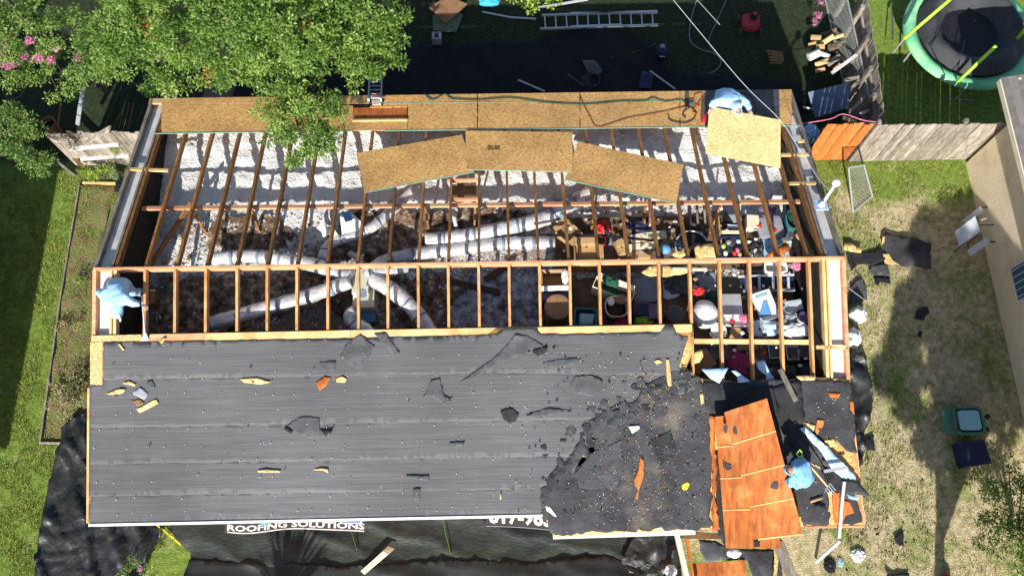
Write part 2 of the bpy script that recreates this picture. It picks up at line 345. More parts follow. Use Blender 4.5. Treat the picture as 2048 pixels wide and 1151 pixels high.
# insulation: white blown wool to the north, grey-brown cellulose with bare dirt to the south, mixed between
def insul_mat():
    m = mat('loose_insulation', [(.05,.035,.025),(.6,.6,.6)], 7, .95, 1.0, bscale=22, detail=9, bdist=.06)
    t = m.node_tree; b = t.nodes['Principled BSDF']; tc = [n for n in t.nodes if n.type == 'TEX_COORD'][0]
    sx = t.nodes.new('ShaderNodeSeparateXYZ'); t.links.new(tc.outputs['Object'], sx.inputs[0])
    n1 = t.nodes.new('ShaderNodeTexNoise'); n1.inputs['Scale'].default_value = .9; n1.inputs['Detail'].default_value = 5; t.links.new(tc.outputs['Object'], n1.inputs[0])
    n2 = t.nodes.new('ShaderNodeTexNoise'); n2.inputs['Scale'].default_value = 11; n2.inputs['Detail'].default_value = 6; n2.inputs['Roughness'].default_value = .7; t.links.new(tc.outputs['Object'], n2.inputs[0])
    def mth(op, a, b_, c=None):
        q = t.nodes.new('ShaderNodeMath'); q.operation = op
        for i, v in enumerate((a, b_, c)):
            if v is None: continue
            if isinstance(v, (int, float)): q.inputs[i].default_value = v
            else: t.links.new(v, q.inputs[i])
        return q.outputs[0]
    # y from 0 (ridge) to 2 (purlin): fraction of white wool
    yf = mth('MULTIPLY_ADD', sx.outputs[1], .22, -.43)
    a = mth('MULTIPLY_ADD', n1.outputs['Fac'], 1.5, yf); a = mth('MULTIPLY_ADD', n2.outputs['Fac'], 1.5, a)
    cr = t.nodes.new('ShaderNodeValToRGB'); e = cr.color_ramp.elements
    e[0].position = .34; e[0].color = C(.17,.125,.095); e[1].position = .78; e[1].color = C(.74,.735,.72)
    for p, c in ((.42,(.30,.23,.18)),(.48,(.16,.13,.11)),(.56,(.30,.26,.24)),(.65,(.56,.53,.50))): q = e.new(p); q.color = C(*c)
    dv = mth('MULTIPLY', a, .5); t.links.new(dv, cr.inputs[0]); t.links.new(cr.outputs[0], b.inputs['Base Color'])
    return m
M['insul'] = insul_mat()
def ground_mat():
    m = mat('grass_ground', [(.05,.1,.02),(.1,.2,.03)], 1, .95, .7, bscale=26, bdist=.035, detail=9); t = m.node_tree; b = t.nodes['Principled BSDF']; tc = [n for n in t.nodes if n.type == 'TEX_COORD'][0]
    def noi(s, d=6, r=.6):
        n = t.nodes.new('ShaderNodeTexNoise'); n.inputs['Scale'].default_value = s; n.inputs['Detail'].default_value = d; n.inputs['Roughness'].default_value = r; t.links.new(tc.outputs['Object'], n.inputs[0]); return n.outputs['Fac']
    def ramp(f, cs):
        cr = t.nodes.new('ShaderNodeValToRGB'); e = cr.color_ramp.elements; e[0].position = cs[0][0]; e[0].color = C(*cs[0][1]); e[1].position = cs[-1][0]; e[1].color = C(*cs[-1][1])
        for p, c in cs[1:-1]: q = e.new(p); q.color = C(*c)
        t.links.new(f, cr.inputs[0]); return cr.outputs[0]
    green = ramp(noi(7, 10, .78), [(.3,(.04,.065,.012)),(.46,(.115,.185,.025)),(.56,(.18,.24,.04)),(.72,(.34,.33,.11))])
    tan = ramp(noi(6, 11, .74), [(.28,(.12,.10,.05)),(.40,(.30,.255,.135)),(.52,(.45,.375,.225)),(.70,(.62,.53,.36))])
    sx = t.nodes.new('ShaderNodeSeparateXYZ'); t.links.new(tc.outputs['Object'], sx.inputs[0])
    mr = t.nodes.new('ShaderNodeMapRange'); mr.inputs[1].default_value = -11.2; mr.inputs[2].default_value = 9.6; mr.inputs[3].default_value = -.13; mr.inputs[4].default_value = .14; t.links.new(sx.outputs[0], mr.inputs[0])
    mr2 = t.nodes.new('ShaderNodeMapRange'); mr2.inputs[1].default_value = 2.8; mr2.inputs[2].default_value = 4.6; mr2.inputs[3].default_value = 0; mr2.inputs[4].default_value = -.40; t.links.new(sx.outputs[1], mr2.inputs[0])
    ad = t.nodes.new('ShaderNodeMath'); ad.operation = 'ADD'; t.links.new(noi(.75, 7, .68), ad.inputs[0]); t.links.new(mr.outputs[0], ad.inputs[1])
    ad2 = t.nodes.new('ShaderNodeMath'); ad2.operation = 'ADD'; t.links.new(ad.outputs[0], ad2.inputs[0]); t.links.new(mr2.outputs[0], ad2.inputs[1])
    n5 = t.nodes.new('ShaderNodeMath'); n5.operation = 'MULTIPLY_ADD'; n5.inputs[1].default_value = .45; t.links.new(noi(3.2, 8, .75), n5.inputs[0]); t.links.new(ad2.outputs[0], n5.inputs[2])
    f = ramp(n5.outputs[0], [(.70,(0,0,0)),(.90,(1,1,1))])
    mx = t.nodes.new('ShaderNodeMixRGB'); t.links.new(f, mx.inputs[0]); t.links.new(green, mx.inputs[1]); t.links.new(tan, mx.inputs[2])
    # back yard: turf colour darkened to deepen the house's shade, between the side fences
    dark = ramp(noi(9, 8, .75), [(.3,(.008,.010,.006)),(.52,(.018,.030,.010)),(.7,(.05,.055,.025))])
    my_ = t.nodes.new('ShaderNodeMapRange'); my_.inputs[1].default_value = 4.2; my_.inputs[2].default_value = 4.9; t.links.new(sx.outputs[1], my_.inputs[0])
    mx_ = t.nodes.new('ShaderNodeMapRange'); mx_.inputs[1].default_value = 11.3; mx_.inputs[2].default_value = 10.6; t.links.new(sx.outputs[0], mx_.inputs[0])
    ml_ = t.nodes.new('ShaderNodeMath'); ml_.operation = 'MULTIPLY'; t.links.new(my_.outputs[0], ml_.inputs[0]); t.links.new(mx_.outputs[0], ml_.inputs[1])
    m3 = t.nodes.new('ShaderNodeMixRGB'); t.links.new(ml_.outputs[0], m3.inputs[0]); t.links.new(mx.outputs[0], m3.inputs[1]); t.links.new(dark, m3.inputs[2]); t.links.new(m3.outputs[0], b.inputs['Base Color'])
    return m
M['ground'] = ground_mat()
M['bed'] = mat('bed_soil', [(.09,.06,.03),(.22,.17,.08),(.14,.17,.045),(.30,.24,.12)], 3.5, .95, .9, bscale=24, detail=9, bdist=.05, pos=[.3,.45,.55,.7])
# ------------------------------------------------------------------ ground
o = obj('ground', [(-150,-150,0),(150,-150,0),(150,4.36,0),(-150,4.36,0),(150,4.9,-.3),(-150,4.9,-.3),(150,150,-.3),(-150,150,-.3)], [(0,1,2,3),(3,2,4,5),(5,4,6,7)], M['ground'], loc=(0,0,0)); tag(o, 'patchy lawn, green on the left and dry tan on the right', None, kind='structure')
def grass(name, n, boxes, m_, label, cat='grass', hmin=.03, hmax=.07):
    V = []; F = []; A = []
    tot = sum((b[1]-b[0])*(b[3]-b[2]) for b in boxes)
    for b in boxes:
        k = int(n*(b[1]-b[0])*(b[3]-b[2])/tot)
        for _ in range(k):
            x = random.uniform(b[0], b[1]); y = random.uniform(b[2], b[3])
            cl = noise.noise(Vector((x*1.7, y*1.7, 3)))
            if cl < -.12 and random.random() < .75: continue
            h = random.uniform(hmin, hmax)*(1+cl); a = random.uniform(0, 6.283); wd = random.uniform(.004, .009); le = random.uniform(.01,.05); a2 = random.uniform(0,6.283)
            i = len(V); dx, dy = math.cos(a)*wd, math.sin(a)*wd
            V += [(x-dx, y-dy, 0), (x+dx, y+dy, 0), (x+math.cos(a2)*le, y+math.sin(a2)*le, h)]; F.append((i,i+1,i+2)); A.append(min(1,max(0,.5+cl*.5+random.uniform(-.3,.3))))
    o = obj(name, V, F, m_, loc=(0,0,0), attr=A); return tag(o, label, cat, kind='stuff')
M['blade'] = mat('grass_blade', [(.06,.09,.012),(.18,.22,.035),(.36,.37,.10)], 3, .6, 0, tone=True)
M['blade_dry'] = mat('dry_blade', [(.16,.17,.06),(.36,.31,.16),(.50,.43,.27)], 3, .8, 0, tone=True)
grass('grass', 70000, [(-14,-8.9,-6.5,4.3)], M['blade'], 'green mown lawn along the left side of the house')
grass('grass', 7000, [(7.9,9.9,2.3,4.3),(8.9,12.9,3.2,4.3)], M['blade'], 'green grass behind and below the right hand board fence')
grass('dry_grass', 26000, [(7.8,13,-6.5,3.8)], M['blade_dry'], 'dry tan turf in the side yard right of the house')
grass('grass', 9000, [(7.9,10.3,-5.8,3.2)], M['blade'], 'sparse green tufts near the right gable', hmax=.09)
# garden bed on the left
bed = sheet('garden_bed', [(163,368),(232,368),(190,545),(182,850),(176,885),(82,883),(120,600)], pl('Z', .012), M['bed'], 14, lambda q,x,y: .04*nz(q,2.5,3), th=.008); tag(bed, 'weedy strip of bare soil between timber edging and house', None, kind='structure')
# ------------------------------------------------------------------ the house
house = thing('house', 'single storey house with its roof stripped open to the rafters', 'house', (0,0,0))
wl = MB().box((0,-4.35,1.2),(14.3,.2,2.4)).build('wall', M['brick'], house)
MB().box((0,4.35,1.2),(14.3,.2,2.4)).build('wall', M['brick'], house)
for sx in (-1, 1):
    x = sx*7.15
    V = [(x-.05,-4.45,0),(x-.05,4.45,0),(x-.05,4.45,2.55),(x-.05,0,ZR-.16),(x-.05,-4.45,2.55)]; V += [(v[0]+.1, v[1], v[2]) for v in V]
    fixn(obj('gable_wall', V, [(0,1,2,3,4),(9,8,7,6,5)] + [(i,(i+1)%5,5+(i+1)%5,5+i) for i in range(5)], M['gap'], house))
MB().box((0,0,2.38),(14.1,8.5,.04)).build('ceiling', M['gap'], house)
# rafters: every one a part, both slopes, all sharing two meshes
RW, RD = .052, .14
def rafter_mesh(side, x, s0, s1, name='rafter', m_=None):
    n = NN if side > 0 else NS; d = Vector((0, side*CS, -SN)); a = Vector((x,0,ZR)) + d*s0 - n*(RD/2); b = Vector((x,0,ZR)) + d*s1 - n*(RD/2)
    return MB().bar(a, b, RW, RD, n).build(name, m_ or M['rafter'], house)
XS = [-6.56 + .61*i for i in range(23)]
rn = rafter_mesh(1, 0, .03, LS-.05); rs = rafter_mesh(-1, 0, .03, LS-.05, m_=mat('south_rafter_wood', [(.30,.13,.045),(.50,.26,.10),(.62,.37,.17)], 2.2, .8, .2, stretch=(7,1,7), rnd=.15))
rn.location.x = XS[0]; rs.location.x = XS[0]
for x in XS[1:]:
    for r_ in (rn, rs):
        c = r_.copy(); COL.objects.link(c); c.parent = house; c.location = r_.location; c.location.x = x + random.uniform(-.012,.012); c.rotation_euler.z = random.uniform(-.0025,.0025)
MB().box((0,0,ZR-.08),(2*HX-.05,.04,.2)).build('ridge_board', M['ridge'], house)
# rake overhangs: barge board, soffit panel and the doubled gable rafters
for sx in (-1, 1):
    for side in (1, -1):
        n = NN if side > 0 else NS; d = Vector((0, side*CS, -SN)); top = Vector((0,0,ZR))
        smax = LS - .02
        for xx, wd, dp, nm, mt in ((7.565,.07,.15,'barge_board','grey_wood' if side > 0 else 'ridge'), (7.23,.045,.14,'gable_rafter','grey_wood' if side > 0 else 'lumber'), (7.15,.06,.16,'gable_rafter','rafter' if side > 0 else 'lumber')):
            a = top + d*.02 - n*dp/2; b = top + d*smax - n*dp/2; a.x = b.x = sx*xx
            MB().bar(a, b, wd, dp, n).build(nm, M[mt], house)
        a = top + d*.04 - n*.135; b = top + d*smax - n*.135; a.x = b.x = sx*7.392
        MB().bar(a, b, .27, .012, n).build('soffit_panel', M['soffit'], house)
# look-outs across the overhang
def lookout(px0, py0, px1, py1, side, off=-.02, wd=.07, th=.04, m_='lumber'):
    f = NR if side > 0 else SR; MB().bar(f(px0,py0,off), f(px1,py1,off), wd, th, NN if side > 0 else NS).build('lookout', M[m_], house)
lookout(254,338,337,341,1); lookout(1562,310,1622,309,1); lookout(1578,367,1632,366,1); lookout(1632,694,1696,694,-1)
lookout(1596,282,1608,282,1)
# purlins under the rafters with their struts
def beam(name, a, b, wd, dp, m_, up=UP, parent=house): return MB().bar(a, b, wd, dp, up).build(name, M[m_], parent)
beam('purlin', NR(262,417,-.20), NR(1612,403,-.20), .09, .05, 'ridge', NN)
beam('purlin', SR(1388,682,-.19), SR(1622,684,-.19), .10, .05, 'lumber', NS)
for px, dx in ((378,18),(500,5),(850,4),(951,-6),(1190,-4),(1290,6),(1440,-8)):
    a = NR(px,412,-.24); b = a.copy(); b.z = 2.45; b.x += dx*.01; b.y -= .35
    beam('strut', a, b, .045, .09, 'rafter')
beam('brace', NR(383,405,-.15), G(300,532,2.75), .04, .14, 'rafter')
for (a, b) in (((640,590),(760,690)), ((1000,585),(890,560)), ((845,590),(800,640)), ((970,560),(1030,520))):
    beam('brace', G(a[0],a[1],2.62), G(b[0],b[1],2.60), .14, .04, 'dark_wood')
for x in (-6.2,-5.6,-4.4,-1.9,-.7,.5,2.9): # ceiling joists showing between the wool
    beam('ceiling_joist', (x,-4.3,2.44), (x,.3,2.47), .04, .12, 'brown_wood')
# frame of an old hatch by the sheets
beam('hatch_trimmer', NR(898,400,-.10), NR(962,398,-.10), .05,.1,'ridge'); beam('hatch_trimmer', NR(896,362,-.10), NR(962,360,-.10), .05,.1,'ridge'); beam('hatch_trimmer', NR(958,360,-.10), NR(958,400,-.10), .04,.1,'ridge')
MB().slab([NR(905,368,-.35),NR(952,366,-.35),NR(952,402,-.35),NR(905,404,-.35)], .01).build('hatch_panel', M['card_d'], house)
for (a, b, s_) in (((1330,412),(1350,424),1),):
    beam('blocking', NR(1300,404,-.12), NR(1300,450,-.12), .04,.09,'ridge')
beam('blocking', SR(1622,625,-.2), SR(1622,700,-.2), .05,.09,'lumber'); beam('blocking', NR(1590,300,-.12), NR(1626,420,-.12), .05,.09,'ridge')
beam('leaning_stud', G(1612,470,2.9), G(1668,750,2.9), .12, .05, 'grey_wood'); beam('leaning_stud', G(1600,410,3.0), G(1640,560,2.9), .09, .05, 'grey_wood')
# loose insulation on the ceiling
def insz(q, x, y):
    k = .07*nz(q,1.6,2,3) + .05*nz(q,6,4,3) + .026*nz(q,17,7,2); return k + .04
ins = sheet('insulation', [(300,262),(1592,252),(1640,520),(1650,545),(1080,560),(1078,662),(270,680),(285,540)], pl('Z',2.5), M['insul'], 6.5, insz, th=0, parent=house, rag=5, smooth=True); ins['kind'] = 'stuff'
MB().box((3.95,-1.6,2.5),(6.1,3.7,.02)).build('attic_floor', mat('attic_floor_board', [(.07,.045,.03),(.15,.095,.055),(.24,.16,.09)], 2, .9, .3), house)
MB().box((4.1,.95,2.60),(4.6,1.3,.02)).build('attic_floor', mat('dark_attic_board', [(.05,.032,.02),(.12,.075,.045),(.22,.15,.09)], 2, .9, .3), house)
def fill(P, cols, z, sd_, amp=.05):
    k_ = mat('attic_fill', cols, 5.5, .95, 1.0, bscale=20, bdist=.05, detail=10, pos=[.36,.47,.56,.68][:len(cols)])
    o = sheet('loose_fill', P, pl('Z',z), k_, 6.5, lambda q,x,y: amp*nz(q,3,sd_,4)-.04*0, th=0, parent=house, rag=20, seed=sd_); o['kind'] = 'stuff'; return o
BR = [(.04,.026,.018),(.13,.085,.055),(.24,.16,.11),(.50,.44,.38)]
fill([(640,505),(700,430),(780,416),(870,424),(1000,418),(1062,432),(1010,470),(870,484),(800,508),(740,524),(690,518)], BR, 2.61, 3)
fill([(330,552),(500,545),(690,548),(705,600),(620,612),(480,650),(420,668),(310,672)], BR, 2.62, 5)
fill([(430,430),(500,428),(560,440),(600,470),(560,500),(470,505),(410,490)], BR, 2.585, 8)
fill([(760,560),(880,548),(930,560),(880,655),(830,668),(770,600)], BR, 2.62, 9)
fill([(880,548),(1078,542),(1078,662),(900,664),(900,600)], [(.07,.065,.065),(.20,.20,.21),(.34,.345,.37),(.50,.50,.52)], 2.60, 11)
sheet('floor_board', [(1262,545),(1312,538),(1322,600),(1268,612)], pl('Z',2.53), M['grey'], 20, None, th=.012, parent=house)
sheet('floor_board', [(1440,532),(1560,530),(1560,600),(1445,605)], pl('Z',2.53), mat('olive_board', [(.10,.10,.06),(.18,.17,.11)], 3), 20, None, th=.012, parent=house)
# ---- north slope sheathing
def deck(name, P, side, off=.014, th=.012, m_='osb', parent=house):
    f = NR if side > 0 else SR; n = NN if side > 0 else NS
    return MB().slab([f(x,y,off) for x,y in P], th, n).build(name, M[m_], parent)
yb = lambda x: 266 - (x-308)*15.5/1292
yt = lambda x: 196.5 - (x-320)*17.5/1263
ym = lambda x: yt(x)+ (20 if x > 700 else 14)
xs = [322,542,752,955,1160,1360,1584]
lx = lambda x, y: x + (x-960)*(y-yt(x))*.00016
for a, b in zip(xs[:-1], xs[1:]):
    A0 = lambda x,y: (x - (14 if x == 322 else 0)*(y-yt(x))/70 + (22 if x == 1584 else 0)*(y-yt(x))/70, y)
    if a == 542: deck('sheathing_panel', [A0(a+1,yt(a)),A0(738,yt(738)),A0(738,ym(a)-1),A0(a+1,ym(a)-1)], 1)
    elif a == 752: deck('sheathing_panel', [A0(772,yt(a)),A0(b-1,yt(b)),A0(b-1,ym(b)-1),A0(766,ym(a)-1)], 1)
    else: deck('sheathing_panel', [A0(a+1,yt(a)),A0(b-1,yt(b)),A0(b-1,ym(b)-1),A0(a+1,ym(a)-1)], 1)
    if a in (542,): deck('sheathing_panel', [A0(a+1,ym(a)),A0(706,ym(706)),A0(706,yb(706)),A0(a+1,yb(a))], 1)
    elif a == 752: 
        deck('sheathing_panel', [(816,ym(816)),A0(b-1,ym(b)),A0(b-1,yb(b)),(816,yb(816))], 1)
        deck('sheathing_panel', [(706.5,243),(815,242),(815,yb(815)),(706.5,yb(706))], 1)
        deck('sheathing_panel', [(740,ym(740)+1),(815,ym(815)),(815,214),(740,215)], 1)
    else: deck('sheathing_panel', [A0(a+1,ym(a)),A0(b-1,ym(b)),A0(b-1,yb(b)),A0(a+1,yb(a))], 1)
deck('old_sheathing_board', [(705,215.5),(814,214.5),(814,241),(705,242)], 1, off=.004, m_='orange_wood')
MB().bar(NR(705,241,.03), NR(815,239.5,.03), .05,.04,NN).build('batten', M['lumber'], house)
M['edge_green'] = plain('edge_sealer', (.20,.36,.28), .7, .15)
MB().bar(NR(309,yb(309),.016)+Vector((0,-.01,0)), NR(706,yb(706),.016)+Vector((0,-.01,0)), .022,.015,NN).build('sealed_edge', M['edge_green'], house)
MB().bar(NR(770,yb(770),.016)+Vector((0,-.01,0)), NR(1600,yb(1600),.016)+Vector((0,-.01,0)), .022,.015,NN).build('sealed_edge', M['edge_green'], house)
MB().bar(NR(545,ym(545),.017), NR(1560,ym(1560)+1,.017), .012,.004,NN).build('sealed_edge', M['edge_green'], house)
deck('felt_patch', [(1410,180.5),(1558,179),(1560,250),(1410,251)], 1, off=.019, th=.004, m_='felt_grey')
MB().slab([NR(300,197,0),NR(330,196.5,0),NR(327,206,0),NR(297,207,0)], .04).build('fascia', M['lumber'], house)
# ---- south slope sheathing (large, holed where it broke) and felt courses
HOLES = [[(1163,872),(1172,868),(1181,874),(1185,890),(1186,908),(1182,916),(1175,902),(1170,890)], [(1152,928),(1166,914),(1178,916),(1184,920),(1183,932),(1170,937),(1158,934),(1146,942),(1138,944)]]
sheet('sheathing', [(182,672),(1002,655),(1076,653),(1386,647),(1386,700),(1372,735),(1400,756),(1470,762),(1597,757),(1602,752),(1693,758),(1729,1051),(1608,1052),(1420,1056),(1108,1073),(1087,1027),(178,1047)], lambda x,y: SR(x,y,.0), M['osb'], 40, None, th=.012, nrm=NS, parent=house, holes=[[(sum(p[0] for p in h_)/len(h_)+(x-sum(p[0] for p in h_)/len(h_))*1.6, sum(p[1] for p in h_)/len(h_)+(y-sum(p[1] for p in h_)/len(h_))*1.3) for x,y in h_] for h_ in HOLES[:1]]+[[(1136,925),(1166,912),(1188,918),(1187,938),(1150,948),(1130,950)]], rag=0)
for P in ([(183,671),(283,668.5),(283,681),(183,683)], [(300,668),(408,666),(408,679),(298,681)], [(409,666),(700,660),(700,675),(409,680)], [(701,660),(992,655),(975,668),(701,675)], [(1076,654),(1384,648),(1384,664),(1076,668)]):
    deck('edge_strip', P, -1, off=.03, th=.016, m_='ridge' if P[0][0] == 300 else 'lumber' if P[0][0] != 183 else 'osb_pale')
deck('sheathing_strip', [(180.5,684),(205,683),(204,770),(180,770)], -1, off=.022, th=.008, m_='osb_pale')
def feltd(amp, sd): return lambda q,x,y: amp*(.5*nz((q.x*.45,q.y*3.2,0),1.1,sd,3) + .35*abs(nz((q.x*1.5,q.y*5,0),1.3,sd+4,3)))
# dark old felt below, grey courses above it, each course lapping the one below
sheet('old_felt', [(1404,762),(1424,830),(1420,1055),(1240,1062),(1108,1070),(1078,1008),(1092,962),(1118,930),(1150,900),(1165,850),(1210,822),(1250,812),(1300,775),(1345,752)], lambda x,y: SR(x,y,.016), M['felt_dark'], 9, lambda q,x,y: .02+.045*abs(nz(q,1.9,5,4))+.02*nz(q,5,8,3), th=.004, nrm=NS, parent=house, holes=HOLES, rag=11)
rowsy = [682,752,848,921,985,1048]
rx = lambda y: 1384-(y-675)*.05 if y < 735 else (1384 - (y-735)*(1.6 if y < 800 else 1.25))
for k in range(5):
    y0 = rowsy[k]; y1 = rowsy[k+1]+ (7 if k < 4 else 0); xl0 = 206 if y0 < 765 else 182-.01*(y0-770)
    sl = lambda x, y: y - (x-180)*.0165 if y < 1000 else y-(x-180)*(.0165+.006*(y-1000)/48)
    if k == 0: P = [(206,683),(290,684),(420,681),(700,676),(990,669),(1005,657),(1072,657),(1082,668),(1150,667),(1320,664),(1330,650),(1345,648),(1352,668),(1376,676),(1368,700),(1358,735)]; P += [(1368,y1-8),(1000,sl(1000,y1)),(600,sl(600,y1)),(206,y1)]
    elif k == 1: P = [(206,sl(206,y0)),(600,sl(600,y0)),(1000,sl(1000,y0)),(1372,738),(1392,760),(1330,775),(1290,800),(1235,822),(1210,sl(1210,y1)),(800,sl(800,y1)),(180,y1),(180,771),(206,771)]
    else:
        a = {2:(1228,1158),3:(1166,1118),4:(1122,1086)}[k]
        P = [(179.5,sl(180,y0)),(500,sl(500,y0)),(900,sl(900,y0)),(a[0],sl(a[0],y0)),((a[0]+a[1])/2+8,sl(a[0],(y0+y1)/2)),(a[1],sl(a[1],y1)),(700,sl(700,y1)),(400,sl(400,y1)),(179,y1)]
    sheet('felt_course', P, lambda x,y,k=k: SR(x,y,.034-.0035*k + (.006 if True else 0)), M['felt'], 12, feltd(.010, 3), th=.003, nrm=NS, parent=house, rag=2.5, seed=2+k, holes=[HOLES[0],HOLES[1]] if False else [])
# felt on the broken right-hand bay
sheet('bay_felt', [(1600,757),(1698,764),(1705,830),(1712,905),(1690,900),(1672,880),(1650,872),(1655,905),(1700,960),(1724,1045),(1680,1048),(1668,975),(1655,985),(1660,1049),(1605,1050),(1560,900),(1420,840),(1398,792),(1408,762)], lambda x,y: SR(x,y,.016), M['felt_dark'], 9, lambda q,x,y: .02+.04*abs(nz(q,2.2,9,4)), th=.004, nrm=NS, parent=house, rag=5)
# cap nails in rows over the felt
cn = MB()
for r in range(11):
    for c_ in range(34):
        px = 190+c_*36+random.uniform(-9,9); py = 690+r*34-(px-180)*.0165+random.uniform(-5,5)
        if random.random() < .3 or px > 1384-max(0,py-740)*1.2: continue
        p = SR(px,py,.075); rr = random.uniform(.006,.013)
        cn.add([p+Vector((math.cos(a)*rr, math.sin(a)*rr, 0)) for a in (0,1.57,3.14,4.71)]+[p-Vector((0,0,.03))], [(0,1,2,3),(0,1,4),(1,2,4),(2,3,4),(3,0,4)])
for _ in range(260):
    px = random.uniform(1110,1415); py = random.uniform(780,1050)
    if px < 1110+ (1050-py)*.5: continue
    p = SR(px,py,.09); rr = random.uniform(.004,.011)
    cn.add([p+Vector((math.cos(a)*rr, math.sin(a)*rr, 0)) for a in (0,1.57,3.14,4.71)]+[p-Vector((0,0,.03))], [(0,1,2,3),(0,1,4),(1,2,4),(2,3,4),(3,0,4)])
cn.build('cap_nails', mat('nail_caps', [(.62,.20,.12),(.75,.68,.6)], 3, .6, 0, pos=[.4,.5]), house)['kind'] = 'stuff'
# eave trim
MB().bar(SR(178,1049,.03), SR(1084,1030,.03), .05,.05,NS).build('drip_edge', M['white'], house)
MB().bar(SR(1106,1070,-.02), SR(1390,1061,-.02), .13,.04,NS).build('fascia', M['white'], house)
MB().bar(SR(1108,1062,.02), SR(1419,1050,.02), .045,.02,NS).build('drip_edge', M['grey_l'], house)
MB().slab([SR(1086,1010,.04),SR(1100,1014,.06),SR(1128,1052,.06),SR(1112,1056,.03)],.015).build('bent_flashing', M['white'], house)
MB().slab([SR(1109,1053,.05),SR(1128,1056,.05),SR(1131,1064,.03),SR(1106,1064,.03)],.02).build('corner_trim', M['sky_blue'], house)
MB().bar(SR(1608,1053,0), SR(1727,1052,0), .04,.05,NS).build('drip_edge', M['ridge'], house)
MB().bar(SR(178,775,.01), SR(176,1045,.01), .045,.05,NS).build('rake_trim', M['lumber'], house)
MB().bar(SR(1697,765,.01), SR(1728,1046,.01), .04,.05,NS).build('rake_trim', M['ridge'], house)
MB().bar(Vector((-7.6,4.835,2.49)), Vector((7.6,4.835,2.49)), .025,.21,UP).build('fascia', M['grey_wood'], house)
MB().bar(Vector((-7.6,-4.80,2.50)), Vector((7.6,-4.80,2.50)), .025,.16,UP).build('fascia', M['grey_wood'], house)
# unseen eave soffits, added to keep sun from leaking through the overhang
for s_ in (-1, 1):
    MB().box((0, s_*4.63, 2.36+.08), (15.1, .42, .02)).build('eave_soffit', M['grey_wood'], house)
# ------------------------------------------------------------------ builders for loose things
def single(o, label, cat, group=None): return tag(o, label, cat, group)
def carton(name, label, cat, px, py, z0, w_, d_, h_, rz, m_, open_=False, inner='gap', flaps=0, lid=None, stripe=None, group=None, tape=False):
    if 1080 < px < 1400 and 548 < py < 650 and h_ > .1: h_ += .28
    c = G(px, py, z0+h_); c.z = z0
    t = thing(name, label, cat, c, group); A = (Vector((math.cos(rz),math.sin(rz),0)), Vector((-math.sin(rz),math.cos(rz),0)), UP)
    if open_:
        th = .012
        MB().box(c+Vector((0,0,th/2)), (w_-.003,d_-.003,th), axes=A).build('bottom', M[m_], t)
        for k, (ax, ln, of) in enumerate(((0,w_,d_),(0,w_,-d_),(1,d_-2*th-.002,w_),(1,d_-2*th-.002,-w_))):
            o_ = A[1-ax]*(of/2 - math.copysign(th/2, of)); sz = (ln, th, h_) if ax == 0 else (th, ln, h_)
            MB().box(c+o_+Vector((0,0,h_/2)), sz, axes=A).build('side', M[m_], t)
            if k < flaps:
                n_ = A[1-ax]*(1 if of > 0 else -1); tp = c+A[1-ax]*(of/2)+Vector((0,0,h_+.004)); fl = min(w_,d_)*.4
                e = tp + n_*fl*.85 + Vector((0,0,fl*random.uniform(-.35,.35))); hl = A[ax]*ln*.46
                MB().slab([tp-hl, tp+hl, e+hl*.97, e-hl*.97], .008).build('flap', M[m_], t)
        if inner: MB().box(c+Vector((0,0,h_*.45)), (w_-.03,d_-.03,.01), axes=A).build('contents', M[inner], t)
    else:
        MB().box(c+Vector((0,0,h_/2)), (w_,d_,h_), axes=A).build('carton_body', M[m_], t)
        if tape: MB().box(c+Vector((0,0,h_+.002)), (w_*.96,.05,.003), axes=A).build('tape', M['lumber'], t)
    if lid: MB().box(c+Vector((0,0,h_+.018)), (w_+.03,d_+.03,.035), axes=A).build('lid', M[lid], t)
    if stripe: MB().box(c+A[0]*w_*.15+Vector((0,0,h_+.003)), (w_*.35,d_*.55,.004), axes=A).build('printed_label', M[stripe], t)
    return t
def rring(c, w_, d_, z, e=4, n=28, rz=0):
    R = []
    for k in range(n):
        a = 2*math.pi*k/n; ca, sa = math.cos(a), math.sin(a); x = math.copysign(abs(ca)**(2/e), ca)*w_/2; y = math.copysign(abs(sa)**(2/e), sa)*d_/2
        R.append(Vector((c.x+x*math.cos(rz)-y*math.sin(rz), c.y+x*math.sin(rz)+y*math.cos(rz), z)))
    return R
def tub(name, label, cat, px, py, z0, w_, d_, h_, m_, e=5, rz=0, fill=None, lidm=None, taper=.85, group=None, rim=.02):
    if 1080 < px < 1400 and 548 < py < 650: h_ += .28
    c = G(px, py, z0+h_); c.z = z0; t = thing(name, label, cat, c, group)
    b = MB(); L = [rring(c,w_*taper,d_*taper,z0,e,28,rz), rring(c,w_,d_,z0+h_-.02,e,28,rz), rring(c,w_+rim*2,d_+rim*2,z0+h_-.02,e,28,rz), rring(c,w_+rim*2,d_+rim*2,z0+h_,e,28,rz), rring(c,w_-rim,d_-rim,z0+h_,e,28,rz), rring(c,w_*taper-rim,d_*taper-rim,z0+.015,e,28,rz)]
    b.loft(L, cap1=True).build('tub_body', M[m_], t)
    if fill: 
        b2 = MB(); b2.loft([rring(c,w_*.9,d_*.9,z0+h_*.3,e,28,rz), rring(c,w_*.93,d_*.93,z0+h_*.62,e,28,rz), rring(c,w_*.5,d_*.5,z0+h_*.72,e,28,rz)], cap1=True).build('contents', M[fill], t)
    if lidm:
        MB().loft([rring(c,w_+rim*2.4,d_+rim*2.4,z0+h_+.002,e,28,rz), rring(c,w_+rim*2.4,d_+rim*2.4,z0+h_+.03,e,28,rz), rring(c,w_*.85,d_*.85,z0+h_+.04,e,28,rz)], cap1=True).build('lid', M[lidm], t)
    return t
